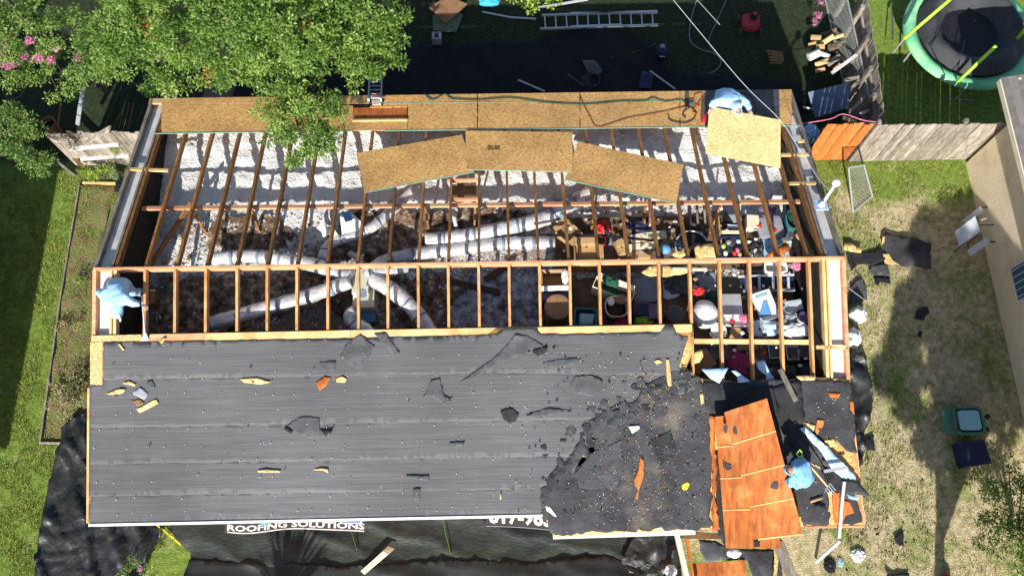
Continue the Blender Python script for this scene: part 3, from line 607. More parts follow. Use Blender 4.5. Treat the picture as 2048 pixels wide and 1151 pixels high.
def heap(name, label, cat, px, py, z0, r, m_, amp=.35, freq=2, rz=0, seed=1, crumple=True, sub=3, group=None):
    if 1080 < px < 1400 and 548 < py < 650 and name not in ('black_cloth',): z0 += .28
    c = G(px, py, z0+r[2]*.6); c.z = z0 + r[2]*.55
    o = blob(name, c, r, M[m_], amp, freq, None, seed, sub, rz, crumple, flat=.6); return tag(o, label, cat, group)
def flat(name, label, cat, P, plane, m_, th=.006, amp=.0, curl=0, rag=0, res=8, nrm=None, seed=1, group=None, parent=None):
    f = pl(*plane) if isinstance(plane, tuple) else plane
    n = nrm or (NN if isinstance(plane, tuple) and plane[0] == 'N' else NS if isinstance(plane, tuple) and plane[0] == 'S' else UP)
    cx = sum(p[0] for p in P)/len(P); cy = sum(p[1] for p in P)/len(P); R = max(math.hypot(p[0]-cx, p[1]-cy) for p in P)
    dv = lambda q,x,y: (amp*abs(nz(q,2.6,seed,3)) if amp else 0) + (curl*max(0, ((x-cx)*math.cos(seed)+(y-cy)*math.sin(seed))/R)**2 if curl else 0)
    o = sheet(name, P, f, M[m_], res, dv, th, n, parent, rag=rag, seed=seed); 
    if label: tag(o, label, cat, group)
    return o
def quadboard(name, label, cat, C4, th, m_, group=None, parent=None):
    P = [G(x,y,z) for x,y,z in C4]; o = MB().slab(P, th).build(name, M[m_], parent); 
    return tag(o, label, cat, group) if label else o
# ------------------------------------------------------------------ loose sheets on the north slope
t = thing('loose_sheet', 'left of the three loose strand boards on the rafters, slanting up to the right', 'board', NR(830,326,.02), 'loose strand boards')
MB().slab([NR(712,306,.03),NR(924,269,.035),NR(948,343,.03),NR(729,384,.03)], .012, NN).build('board_face', M['osb'], t); MB().bar(NR(729,384.8,.024),NR(948,343.8,.024),.02,.014,NN).build('sealed_edge', M['edge_green'], t)
t = thing('loose_sheet', 'middle of the three loose strand boards, lying level with printing on it', 'board', NR(1038,300,.02), 'loose strand boards')
MB().slab([NR(931,261,.05),NR(1145,264,.05),NR(1145,343,.05),NR(934,338,.05)], .012, NN).build('board_face', M['osb'], t); MB().bar(NR(934,339,.04),NR(1145,344,.04),.02,.014,NN).build('sealed_edge', M['edge_green'], t)
st_ = MB()
for k in range(9):
    for q_ in range(2): st_.add([NR(975+k*2.8,291+q_*5,.055),NR(977+k*2.8,290.6+q_*5,.055),NR(977.4+k*2.8,294.4+q_*5,.055),NR(975.2+k*2.8,294.6+q_*5,.055)],[(0,1,2,3)]) if random.random() < .8 else None
st_.build('printed_stamp', M['dark_wood'], t, fix=False)
t = thing('loose_sheet', 'right of the three loose strand boards on the rafters, slanting down to the right', 'board', NR(1250,340,.02), 'loose strand boards')
MB().slab([NR(1156,283,.025),NR(1367,329,.035),NR(1353,405,.03),NR(1130,358,.025)], .012, NN).build('board_face', M['osb'], t); MB().bar(NR(1130,359,.02),NR(1353,406,.025),.02,.014,NN).build('sealed_edge', M['edge_green'], t)
t = thing('carried_sheet', 'strand board coloured paler for sun on its tilt, held up at the eave by a crouching worker', 'board', NR(1490,270,.02))
MB().slab([G(1419,213,3.72),G(1561,240,3.72),G(1561,336,3.47),G(1411,307,3.47)], .012).build('board_face', M['osb_pale'], t)  # paler board colour stands for the sun on its tilted face
# stacked orange plywood on the south slope
def zS(px,py,off): return SR(px,py,off).z
t = thing('old_plywood_sheet', 'upper of two orange old plywood sheets beside the blue worker', 'plywood', SR(1520,950,.1), 'orange plywood sheets')
PA = [(1448,824,zS(1448,824,.62)),(1534,796,zS(1534,796,.80)),(1607,1070,zS(1607,1070,.34)),(1517,1080,zS(1517,1080,.18))]
MB().slab([G(*p) for p in PA], .016).build('board_face', M['ply'], t)
A4 = [G(p[0],p[1],p[2]+.004) for p in PA]; nA = (A4[1]-A4[0]).cross(A4[3]-A4[0]).normalized(); nA = nA if nA.z > 0 else -nA
M['scar'] = plain('pale_scar', (.78,.42,.16), .8, .15)
for k in (.245,.49,.735):
    MB().bar(A4[0].lerp(A4[3],k)+nA*.003, A4[1].lerp(A4[2],k-.01)+nA*.003, .02,.004,nA).build('rafter_mark', M['scar'], t)
MB().bar(A4[3].lerp(A4[0],.01)+nA*.003, A4[2].lerp(A4[1],.01)+nA*.003, .03,.004,nA).build('rafter_mark', M['scar'], t)
for (cx,cy) in ((1549,970),(1470,860),(1452,855)):
    p0 = A4[0]; q = []; 
    for a in range(7):
        aa = a/7*6.28; rr = (10 if cx == 1549 else 5)*random.uniform(.6,1.2); d = ray(cx+rr*math.cos(aa), cy+rr*(1 if cx==1549 else 2)*math.sin(aa)); tt = nA.dot(p0-Vector(CAM))/nA.dot(Vector(d)); q.append(Vector(CAM+d*tt)+nA*.006)
    MB().slab(q,.004,nA).build('felt_scrap', M['felt_dark'], t)
t = thing('old_plywood_sheet', 'lower orange plywood sheet sticking out left and below the upper one', 'plywood', SR(1470,960,.1), 'orange plywood sheets')
PB = [(1430,833,zS(1430,833,.40)),(1520,822,zS(1520,822,.40)),(1562,1096,zS(1562,1096,.10)),(1452,1095,zS(1452,1095,.16))]
MB().slab([G(*p) for p in PB], .016).build('board_face', M['ply'], t)
B4 = [G(p[0],p[1],p[2]+.004) for p in PB]; nB = (B4[1]-B4[0]).cross(B4[3]-B4[0]).normalized(); nB = nB if nB.z > 0 else -nB
for k in (.23,.47,.71): MB().bar(B4[0].lerp(B4[3],k)+nB*.003, B4[1].lerp(B4[2],k)+nB*.003, .02,.004,nB).build('rafter_mark', M['scar'], t)
def onplane(p0, n_, cx, cy, off=.006):
    d = Vector(ray(cx,cy)); tt = n_.dot(p0-Vector(CAM))/n_.dot(d); return Vector(CAM)+d*tt+n_*off
MB().slab([onplane(B4[0],nB,x,y) for x,y in ((1445,918),(1452,925),(1462,928),(1464,936),(1455,940),(1446,932))],.004,nB).build('felt_scrap', M['felt_dark'], t)
MB().slab([onplane(B4[0],nB,x,y,.004) for x,y in ((1508,1082),(1520,1080),(1520,1092),(1508,1093))],.004,nB).build('notch', M['black'], t)
for a_,b_ in (((1470,870),.3),((1500,1000),.1)):   # props that carry them
    p = G(a_[0],a_[1],zS(a_[0],a_[1],.02)); MB().box(p+Vector((0,0,b_/2)), (.09,.3,b_)).build('prop_block', M['lumber'], t)
flat('splintered_strip', 'thin splintered orange plywood strip left of the stacked sheets', 'wood strip', [(1419,832),(1431,830),(1429,870),(1434,930),(1429,990),(1440,1058),(1424,1058),(1425,960),(1420,900)], ('S',.08), 'ply', .01, .02, 0, 5)
flat('shadow_strip', 'black strip in place of the shadow between plywood stack and splinters', 'felt', [(1430,905),(1440,900),(1455,1098),(1436,1070),(1432,980)], ('S',.05), 'felt_black', .004, .02, 0, 2)  # black strip painted in as shade along the stack's left edge
# ------------------------------------------------------------------ felt scraps and wood splinters on the roof
FS = [
 ([(862,760),(880,755),(888,790),(905,800),(890,806),(858,792),(845,796)],'felt_grey','folded grey felt flap near the middle of the felted slope',.10,1),
 ([(918,765),(1000,705),(1030,668),(1058,672),(1090,693),(1094,700),(1060,706),(1000,722),(940,758)],'felt_grey','long diagonal curled felt flap below the ridge side strip',.10,4.6),
 ([(1066,700),(1092,692),(1096,699),(1078,712),(1064,706)],'felt_black','small black curled tip at the end of the diagonal felt flap',.06,0),
 ([(572,850),(600,832),(638,834),(640,858),(664,858),(660,872),(620,876),(600,866)],'felt_grey','torn rounded felt flap left of centre with dark curled ends',.09,.3),
 ([(641,859),(665,858),(662,868),(650,873)],'felt_black','black curled corner right of the torn rounded flap',.05,0),
 ([(566,856),(572,853),(584,862),(582,867)],'felt_black','short black slit left of the torn rounded flap',.03,0),
 ([(1001,820),(1022,814),(1038,826),(1032,842),(1018,846),(1008,838)],'felt_black','small black felt curl left of the long grey sliver',.07,2),
 ([(1050,830),(1098,814),(1144,820),(1140,824),(1090,832)],'felt_grey','long thin grey felt sliver pointing right',.06,1.2),
 ([(1140,772),(1150,752),(1180,748),(1206,760),(1200,780),(1186,792),(1150,786)],'felt_grey','dark folded felt patch above the torn brown area',.12,.9),
 ([(1084,725),(1120,718),(1160,716),(1168,722),(1120,736),(1090,734)],'felt_grey','narrow felt fold right of the diagonal flap',.05,4.5),
 ([(640,722),(672,721),(670,740),(656,750),(642,736)],'grey_d','small brown grey shingle piece above the orange splinter',.02,1),
 ([(898,884),(930,882),(926,890),(900,897)],'grey_d','tiny brown shingle shard right of centre',.02,1),
 ([(812,949),(858,949),(856,960),(836,958),(814,953)],'grey_d','flat brown shingle shard low on the felted slope',.02,1),
 ([(826,977),(840,975),(838,999),(827,998)],'felt_grey','small bluish felt square low on the slope',.02,1),
 ([(264,785),(280,774),(296,786),(290,798),(280,796)],'grey','grey square shingle near the left splinters',.03,1),
 ([(294,762),(304,760),(312,776),(302,778)],'felt_grey','small dark felt bit right of the grey square shingle',.03,1),
 ([(262,800),(280,797),(290,806),(276,812)],'brown_wood','brown wood shard beside the notched plank end',.02,1),
 ([(1212,820),(1250,800),(1262,815),(1254,842),(1230,858),(1204,842)],'felt_slate','grey torn felt island within the brown torn area',.05,2),
 ([(1290,770),(1340,745),(1386,740),(1372,790),(1330,830),(1300,840),(1310,800)],'felt_dark','large crumpled dark felt piece below the broken corner',.12,.5),
 ([(1345,760),(1400,752),(1398,775),(1360,790)],'felt_grey','smooth grey felt tongue at the broken corner',.08,2.4),
 ([(1180,905),(1240,880),(1250,930),(1232,980),(1160,975),(1150,945)],'felt_slate','smooth slate coloured felt patch right of the black holes',.05,3),
 ([(690,690),(720,668),(748,690),(735,720),(720,742),(680,712)],'felt_grey','creased square felt flap below the duct box',.06,.7),
 ([(748,666),(770,664),(800,705),(790,712)],'felt_grey','thin dark felt ribbon crossing the top wooden strip',.04,1),
 ([(1300,880),(1340,860),(1352,900),(1320,930)],'felt_black','black felt fold above the yellow glove',.06,3.4),
 ([(1600,872),(1625,868),(1660,912),(1655,935),(1640,925)],'felt_dark','long dark felt roll beside the blue flashing',.18,.6),
]
for k, (P, m_, lb, cu, sd_) in enumerate(FS): flat('felt_scrap', lb, 'felt scrap', P, ('S',.05 if k not in (2,4,5) else .075), m_, .004, .02, cu*.6, 2.5, 5, seed=sd_)
WS = [
 ([(480,757),(512,754),(544,764),(520,768),(490,765)],'osb_pale','pale wood splinter left of the orange cross splinter'),
 ([(632,765),(650,752),(662,754),(655,768),(640,780),(636,772)],'ply','orange bent splinter standing in the middle left'),
 ([(672,757),(684,751),(694,757),(690,764),(674,764)],'osb_pale','rounded pale chip right of the orange bent splinter'),
 ([(212,787),(240,776),(252,778),(246,786),(222,789)],'osb_pale','pale pointed chip near the left gable'),
 ([(246,766),(258,761),(272,768),(270,772)],'osb_pale','thin pale chip above the grey square shingle'),
 ([(274,818),(312,797),(318,806),(280,825)],'lumber','notched plank end near the left gable'),
 ([(515,941),(530,937),(562,940),(560,944),(518,944)],'osb_pale','flat pale chip low left on the felt'),
 ([(626,939),(640,935),(656,936),(656,945),(648,940)],'osb_pale','hooked pale chip low on the felt beside the flat one'),
 ([(1274,985),(1268,960),(1276,940),(1280,914),(1288,918),(1287,950),(1278,978),(1276,998),(1270,996)],'orange_wood','long orange splinter on the dark felt'),
 ([(1331,718),(1338,718),(1344,770),(1338,778),(1334,760)],'lumber','upright orange stick by the broken corner'),
 ([(318,683),(328,674),(333,676),(324,687)],'osb_pale','pale chip beside the shovel blade'),
 ([(235,687),(240,686),(250,700),(246,700)],'osb_pale','sliver of pale wood under the left corner'),
 ([(1307,722),(1318,718),(1324,724),(1314,728)],'osb_break','pale chip left of the upright orange stick'),
 ([(1399,788),(1406,785),(1408,805),(1402,808)],'osb_break','yellow chip at the edge of the dark shadow'),
 ([(1418,862),(1428,870),(1430,888),(1422,884)],'osb_break','curled chip left of the plywood stack'),
 ([(1363,970),(1372,962),(1380,966),(1374,978),(1366,980)],'yellow','crumpled yellow glove on the dark felt'),
 ([(1634,838),(1648,840),(1646,850),(1634,868),(1630,862)],'orange_wood','orange splinter on the right bay felt'),
 ([(1605,842),(1630,850),(1626,862),(1608,858)],'osb_break','wide yellow splinter on the right bay felt'),
 ([(1657,785),(1680,786),(1676,796),(1660,794)],'orange_wood','orange chip near the right rake'),
 ([(1648,880),(1668,876),(1672,890),(1652,896)],'osb_break','bare yellow torn board beside the blue flashing'),
 ([(1700,800),(1707,804),(1708,828),(1700,818)],'orange_wood','orange torn edge at the right rake'),
 ([(1664,998),(1668,968),(1680,972),(1678,994),(1700,1004),(1708,1024),(1690,1030),(1684,1046),(1668,1046)],'orange_wood','ragged bare orange board beside the white pipe'),
 ([(1256,852),(1278,849),(1280,856),(1264,866)],'white','small white scrap on the brown torn area'),
 ([(1000,985),(1003,985),(1003,998),(1000,998)],'osb_pale','single upright pale chip left of the dark felt'),
]
for k, (P, m_, lb) in enumerate(WS): flat('wood_splinter' if m_ not in ('yellow','white') else ('glove' if m_ == 'yellow' else 'scrap'), lb, 'splinter' if m_ not in ('yellow','white') else ('glove' if m_ == 'yellow' else 'scrap'), P, ('S',.058), m_, .010, .02, .02, .8, 5, seed=k*.7)
flat('bare_patch', None, None, [(1620,925),(1655,940),(1690,945),(1712,985),(1700,978),(1672,958)], ('S',.05), 'osb_break', .004, .0, 0, 4, parent=house)
# loose chips too many to count
ch = MB()
for _ in range(230):
    cx, cy, sx_, sy_ = random.choice([(1300,745,60,35),(1330,800,60,50),(1200,850,160,120),(650,820,380,130),(1290,960,110,80),(1660,860,40,80),(1180,720,120,40)])
    px = random.gauss(cx,sx_); py = random.gauss(cy,sy_)
    if not (190 < px < 1415 or 1610 < px < 1700) or not (685 < py < 1030) or (px>1395 and py<770): continue
    p = SR(px,py,.088); a = random.uniform(0,6.28); L = random.uniform(.012,.06); w_ = random.uniform(.006,.014); u = Vector((math.cos(a),math.sin(a),0)); v = Vector((-math.sin(a),math.cos(a),0))
    ch.add([p-u*L/2-v*w_/2, p+u*L/2-v*w_/4, p+u*L/2+v*w_/4, p-u*L/2+v*w_/2, p+Vector((0,0,-.02))], [(0,1,2,3),(0,1,4),(1,2,4),(2,3,4),(3,0,4)])
o = ch.build('wood_chips', M['osb_break'], None, loc=(0,-2.5,3.2)); tag(o, 'scattered pale wood chips over the felted roof slope', 'wood chips', kind='stuff')
# ------------------------------------------------------------------ flashing, pipe and fork on the right bay
def strip(name, label, cat, pts, wd, th, m_, group=None):
    pts = [Vector(p) for p in pts]; b = MB()
    for a, b_ in zip(pts[:-1], pts[1:]): b.bar(a, b_, wd, th)
    return tag(b.build(name, M[m_]), label, cat, group)
flat('flashing_strip', 'pale blue flashing strip running diagonally over the right bay', 'flashing', [(1598,856),(1610,852),(1650,888),(1712,952),(1712,975),(1690,960),(1664,938),(1640,900)], ('S',.13), 'clear', .006, .03, .0, 2)
strip('gutter_piece', 'short white gutter piece bridging the flashing and the worker', 'gutter', [SR(1648,942,.30),SR(1694,934,.28)], .06,.03,'alu')
strip('downpipe', 'long white downpipe hanging over the lower right eave', 'pipe', [SR(1688,962,.20),SR(1682,1020,.14),SR(1678,1075,.10)], .055,.05,'alu')
strip('pipe_offcut', 'white pipe piece on the dry grass below the right eave', 'pipe', [G(1681,1080,.9),G(1632,1123,.05)], .055,.05,'alu')
flat('dark_sheet', 'dark felt sheet jutting past the right rake under the flashing', 'felt', [(1688,958),(1715,962),(1740,990),(1700,988),(1680,980),(1685,970)], ('S',.16), 'felt_dark', .006, .03, .05, 2)
flat('blue_film_scrap', 'crumpled blue film under the felt at the right rake', 'film', [(1692,985),(1706,990),(1720,992),(1712,999),(1698,995)], ('S',.12), 'sky_blue', .006, .03, .05, 2)
flat('felt_bundle', 'dark folded felt bundle between fork and flashing', 'felt', [(1640,940),(1680,935),(1698,945),(1690,975),(1670,985),(1650,965)], ('S',.10), 'felt_black', .01, .06, .12, 3)
t = thing('garden_fork', 'garden fork with lime green grip and wooden shaft', 'garden fork', SR(1625,935,.35))
ga, gb = SR(1604,912,.62), SR(1655,972,.42)
MB().tube([ga,gb],.016).build('shaft', M['lumber'], t); dg = (ga-gb).normalized(); sg = dg.cross(UP).normalized()
MB().tube([ga, ga+dg*.05+sg*.05, ga+dg*.13+sg*.055, ga+dg*.13-sg*.055, ga+dg*.05-sg*.05, ga], .014).build('grip', M['lime'], t)
MB().tube([gb+sg*.08,gb-sg*.08],.012).build('tine_bar', M['metal'], t)
for k in range(4): MB().tube([gb+sg*(.08-.053*k), gb+sg*(.08-.053*k)-dg*.2],.007).build('tine', M['metal'], t)
flat('pry_bar', 'short brass coloured bar on the dark felt below the blue worker', 'bar', [(1620,1001),(1644,992),(1646,996),(1621,1005)], ('S',.09), 'card', .02)
flat('felt_hole_scrap', 'black triangular felt scrap below the brass coloured bar', 'felt scrap', [(1623,1010),(1640,1006),(1652,1012),(1650,1018),(1636,1016)], ('S',.09), 'felt_black', .008, .02, .04)
# ------------------------------------------------------------------ broken pieces along the opened bay
flat('film_triangle', 'triangular pale blue film flap on the broken deck edge', 'film', [(1403,738),(1457,735),(1438,766),(1420,756)], ('S',.10), 'clear', .006, .03, .05)
flat('film_scrap', 'pale blue film scrap hanging right of the triangular flap', 'film', [(1462,741),(1472,740),(1500,762),(1476,765),(1474,752)], ('S',.06), 'clear', .006, .03, .05)
flat('film_strip', 'ragged upright blue film strip between two rafters', 'film', [(1511,724),(1528,720),(1549,760),(1528,764),(1532,750),(1516,738)], ('S',-.10), 'clear', .006, .03, .05, 2)
flat('broken_board', 'broken yellow board chunk at the left of the opened bay', 'board', [(1387,705),(1404,700),(1406,712),(1398,725),(1386,728)], ('S',-.05), 'osb_break', .02, .02, 0, 3)
flat('broken_board', 'broken yellow board stub at the right of the opened bay', 'board', [(1590,752),(1612,749),(1632,752),(1628,760),(1600,760)], ('S',.06), 'osb_break', .02, .0, 0, 3)
strip('broken_rafter', 'grey broken timber leaning across the shaded gap', 'timber', [SR(1560,738,.02),SR(1592,802,.2)], .09,.04,'grey_wood')
for k,(P,lb) in enumerate((([(1405,765),(1430,760),(1470,770),(1545,775),(1560,830),(1440,830),(1412,812)],'large black sheet in place of the shadow cast by the plywood stack'),([(1545,775),(1600,760),(1608,830),(1590,900),(1556,850)],'black sheet in place of the worker shadow beside the grey broken timber'))):
    flat('dark_sheet', lb, 'felt', P, ('S',.07), 'felt_black', .006, .06, .05, 4, seed=k+1)  # black sheets stand for the shadows cast by plywood stack and worker
# ------------------------------------------------------------------ foil ducts and the plenum in the attic
def duct(label, pts, r, bands, rr=None):
    P = [G(x,y,z + .50*min(1,max(0,(y-505)/45))) for x,y,z in pts]
    Q = []
    for i in range(len(P)-1):
        p0 = P[max(i-1,0)]; p1 = P[i]; p2 = P[i+1]; p3 = P[min(i+2,len(P)-1)]
        for k in range(8):
            s = k/8; Q.append(.5*((2*p1)+(p2-p0)*s+(2*p0-5*p1+4*p2-p3)*s*s+(-p0+3*p1-3*p2+p3)*s**3))
    Q.append(P[-1]); t = thing('flexible_duct', label, 'duct', P[len(P)//2]-Vector((0,0,r)), 'foil ducts in the attic')
    r = r*1.22; rad = [r*(1+.03*math.sin(i*1.9)+random.uniform(-.03,.03)) for i in range(len(Q))]
    tb = MB().tube(Q, rad, 18); ctr_ = [q for q in Q for _ in range(18)]
    for i_, v_ in enumerate(tb.V):
        if i_ >= len(ctr_): break
        v3 = Vector(v_); dd_ = (v3-ctr_[i_]); kk = 1 + .09*noise.noise(v3*4) + .05*noise.noise(v3*13); dd_.z *= .88; tb.V[i_] = tuple(ctr_[i_]+dd_*kk)
    tb.build('foil_sleeve', M['duct'], t, smooth=True)
    for b in bands:
        i = int(b*(len(Q)-2)); MB().tube([Q[i].lerp(Q[i+1],.1),Q[i].lerp(Q[i+1],.75)], r*1.05, 16).build('tape_band', M['duct_band'], t, smooth=True)
duct('upper left foil duct running level from the plenum', [(425,517,2.72),(500,512,2.74),(560,518,2.74),(620,528,2.74),(660,540,2.78),(702,552,2.85)], .125, (.12,.28,.42,.55,.7,.84))
duct('lower left foil duct slanting down from the plenum', [(420,647,2.68),(480,630,2.7),(560,608,2.72),(630,588,2.76),(700,562,2.85)], .125, (.03,.24,.5,.72,.88))
duct('foil duct curving down to the right from the plenum', [(740,556,2.85),(775,574,2.8),(810,602,2.74),(838,632,2.7),(862,668,2.66)], .135, (.3,.58,.8))
duct('foil duct running right below the ridge board', [(735,548,2.82),(770,522,2.78),(830,508,2.72),(900,500,2.7),(960,492,2.7),(1030,486,2.7),(1110,486,2.7)], .12, (.2,.32,.5,.66,.8,.92))
duct('long foil duct slanting up right toward the purlin', [(852,480,2.66),(900,476,2.7),(960,466,2.72),(1030,452,2.72),(1085,438,2.7),(1130,415,2.68),(1180,385,2.66)], .14, (.14,.3,.52,.75,.9))
duct('torn foil duct slanting up right past the broken boot', [(645,520,2.66),(658,490,2.68),(690,476,2.72),(730,462,2.72),(768,435,2.7),(800,405,2.68),(835,372,2.62)], .10, (.1,.3,.5,.62))
duct('short foil duct dropping from the plenum to the deck edge', [(712,622,2.75),(702,632,2.7),(708,646,2.66),(730,660,2.62),(742,675,2.6)], .13, (.5,))
duct('short white foil elbow left of the plenum top', [(700,540,2.7),(722,522,2.7),(700,506,2.66)], .06, (.5,))
duct('short bright foil stub crossing above the plenum', [(745,545,2.9),(785,540,2.85),(812,534,2.78)], .10, (.6,))
t = thing('duct_plenum', 'pale green duct board plenum where the foil ducts meet', 'duct box', G(722,580,2.5))
c = G(722,558,3.25); MB().box((c.x,c.y,2.88),(.36,.62,.76)).build('box_upper', M['sheetmetal'], t)
c2 = G(727,596,3.18); MB().box((c2.x,c2.y,2.84),(.44,.40,.70)).build('box_lower', M['sheetmetal'], t)
MB().tube([(c2.x-.02,c2.y+.08,3.19),(c2.x-.02,c2.y+.08,3.27)], .09, 16).build('collar', M['duct_band'], t)
MB().slab([(c2.x-.2,c2.y+.02,3.198),(c2.x-.02,c2.y+.0,3.198),(c2.x-.04,c2.y+.19,3.198),(c2.x-.2,c2.y+.15,3.198)],.004).build('tape_patch', M['bag'], t)
MB().box((c2.x+.02,c2.y-.31,2.75),(.36,.2,.2)).build('intake', M['blue'], t)
t = thing('duct_boot', 'broken white duct boot with torn collar left of the plenum', 'duct boot', G(680,450,2.5))
MB().slab([G(680,432,2.85),G(697,420,2.95),G(724,445,2.9),G(712,468,2.8),G(684,470,2.8)],.03).build('boot_plate', M['white'], t)
MB().slab([G(684,424,2.96),G(700,421,2.99),G(704,440,2.95),G(690,444,2.95)],.02).build('boot_cap', M['blue'], t)
MB().tube([G(650,452,2.82),G(642,462,2.8)],.14,14,cap=False).build('collar', M['white'], t); MB().tube([G(672,462,2.82),G(660,470,2.8)],.10,12,cap=False).build('collar', M['sheetmetal'], t)
MB().slab([G(640,455,2.88),G(652,448,2.9),G(660,468,2.86),G(646,474,2.84)],.02).build('boot_plate', M['white'], t)
heap('foil_wad', 'crumpled foil wad right of the plenum in shadow', 'foil', 822,550,2.55,(.12,.10,.08),'duct',seed=3)
single(MB().tube([G(905,418,2.9),G(912,452,2.8)],.045,10).build('pipe_offcut', M['grey_l']), 'short white pipe standing in the wool under the hatch', 'pipe')
single(MB().slab([G(905,370,2.75),G(925,366,2.8),G(935,400,2.7),G(915,402,2.7)],.02).build('grey_board', M['grey_d']), 'dark board leaning in the old hatch opening', 'board')
# ------------------------------------------------------------------ things stored in the attic
FZ = 2.53
carton('cardboard_box', 'open tan carton with flaps left of the red cloth', 'box', 1136,462,2.6,.42,.38,.22,.75,'card',True,'card_d',2)
carton('cardboard_box', 'large sunlit carton just above the ridge board', 'box', 1172,503,2.6,.50,.40,.26,0,'card',True,'card',3)
heap('red_backpack', 'crumpled red bag between two rafters', 'bag', 1205,457,2.6,(.16,.20,.14),'red',.4,1.6,seed=5)
carton('long_carton', 'long cream carton with green label under the strut', 'box', 1298,472,2.62,.78,.18,.12,.12,'cream',stripe='bin_green')
carton('flat_carton', 'cream flat carton left of the dark doorway shadow', 'box', 1284,492,2.62,.56,.15,.08,.1,'cream')
carton('cardboard_box', 'small yellow carton touching the ridge board', 'box', 1282,508,2.62,.40,.16,.10,0,'card')
carton('cardboard_box', 'narrow orange carton right of the sunlit carton', 'box', 1242,492,2.6,.20,.34,.2,.25,'card',tape=True)
heap('dark_quilt', 'dark navy quilt heaped above the cream cartons', 'blanket', 1280,452,2.62,(.30,.18,.16),'navy',.4,1.5,seed=8)
heap('dark_clothes', 'heap of dark and blue clothes between the cartons', 'clothes', 1168,478,2.62,(.22,.12,.10),'navy',.4,2,seed=9)
strip('black_pole', 'long thin black pole lying across the attic under the rafters', 'pole', [G(1062,470,3.05),G(1200,470,3.05),G(1300,480,3.05),G(1440,485,3.05)], .05,.04,'black')
o = MB().tube([G(1384,492,2.9)+Vector((.36*math.cos(a),.36*math.sin(a),0)) for a in [i*math.pi*2/28 for i in range(29)]],.018,8).build('silver_hoop', M['alu'], None, smooth=True); tag(o, 'silver hoop ring standing out over a black disc', 'hoop')
o = MB().loft([rring(G(1384,492,2.86),.66,.66,2.82,2),rring(G(1384,492,2.86),.68,.68,2.86,2)],cap1=True).build('black_disc', M['black']); tag(o, 'black round disc inside the silver hoop', 'disc')
o = blob('blue_ball', G(1331,498,2.95), (.12,.12,.12), M['blue'], .04, 1); tag(o, 'blue ball left of the silver hoop', 'ball')
flat('broken_sheathing', 'jagged yellow broken sheathing just above the ridge board', 'board', [(1388,497),(1396,489),(1402,494),(1412,486),(1420,492),(1432,488),(1436,505),(1430,514),(1400,516),(1390,508)], ('Z',3.2), 'osb_break', .012, .0, 0, 3)
flat('broken_sheathing', 'pointed yellow broken sheathing below the ridge board', 'board', [(1282,545),(1300,531),(1330,528),(1345,534),(1400,530),(1385,545),(1340,552),(1300,553)], ('Z',3.1), 'osb_break', .012, .0, 0, 4, seed=3)
flat('broken_sheathing', 'row of small yellow splinters beside the blue ball', 'board', [(1343,510),(1356,497),(1354,506),(1370,493),(1366,506),(1384,492),(1378,508),(1360,516)], ('Z',3.1), 'osb_break', .012, .0, 0, 2, seed=5)
flat('stained_board', 'reddish torn board under the yellow sheathing', 'board', [(1390,508),(1432,503),(1436,512),(1392,518)], ('Z',3.15), 'orange_wood', .012, .0, 0, 2, seed=7)
strip('white_stick', 'white painted stick below the ridge board', 'stick', [G(1345,538,3.15),G(1414,539,3.15)], .06,.03,'cream')
tub('toy_tote', 'navy tote full of coloured toys', 'tote', 1465,494,2.55,.52,.50,.34,'navy',6,0,'grey_d')
for k,(dx,dy,m_,n_) in enumerate(((-18,-2,'lime','lime toy'),(-8,-10,'grey','grey toy'),(10,6,'pink','pink toy'),(4,12,'red','red toy'),(14,14,'card','orange toy'),(12,-12,'grey_l','silver toy'),(-14,12,'white','white toy'))):
    o = blob('toy', G(1465+dx,494+dy,2.88), (.05,.06,.04), M[m_], .3, 2, seed=k, sub=2); tag(o, n_+' in the navy tote', 'toy')
t = thing('car_seat', 'black child seat shell with grey pad', 'seat', G(1463,432,2.55))
blob('shell', G(1463,436,2.75),(.19,.27,.16),M['black'],.15,1.2,t,2); MB().slab([G(1448,412,2.96),G(1470,410,2.96),G(1484,440,2.9),G(1468,446,2.9)],.03).build('pad', M['grey'], t); MB().slab([G(1455,448,2.93),G(1480,450,2.93),G(1480,456,2.92),G(1456,455,2.92)],.02).build('trim', M['alu'], t)
carton('wood_crate', 'narrow tan upright box left of the child seat', 'box', 1437,462,2.55,.10,.75,.30,0,'card')
strip('cream_batten', 'cream batten above the navy tote', 'batten', [G(1443,464,3.0),G(1484,464,3.0)], .07,.03,'cream')
for px,py,lb in ((1378,425,'left one of three grey slats'),(1393,425,'middle one of three grey slats'),(1408,425,'right one of three grey slats')):
    strip('wood_strip', lb+' above the silver hoop', 'slat', [G(px,py-14,2.8),G(px+3,py+24,2.8)], .045,.03,'grey_wood','slats above the hoop')
tub('storage_tote', 'pale grey tote under the white toy dome', 'tote', 1540,455,2.52,.52,.46,.30,'grey_l',6,.1,None,'grey')
carton('white_box', 'cream plastic box left of the pale grey tote', 'box', 1506,442,2.6,.26,.30,.28,-.1,'cream')
o = blob('toy_dome', G(1536,424,2.92),(.17,.13,.1),M['purple'],.05,1); tag(o,'purple dome toy above the cream box','toy')
o = blob('toy', G(1526,418,3.0),(.10,.07,.06),M['white'],.05,1); tag(o,'white cap on the purple dome toy','toy')
heap('black_bag', 'black bin bag with grey sheen right of the tote of toys', 'bag', 1512,496,2.55,(.17,.24,.2),'bag_black',.35,2.5,seed=4)
carton('blue_tote', 'sky blue flat tote lid near the right gable', 'box', 1546,498,2.7,.42,.46,.10,.05,'sky_blue')
single(MB().tube([G(1538,517,3.05),G(1574,492,3.05)],.10,14).build('cardboard_tube', M['orange_wood'], None, smooth=True),'fat orange cardboard tube across the sky blue lid','tube')
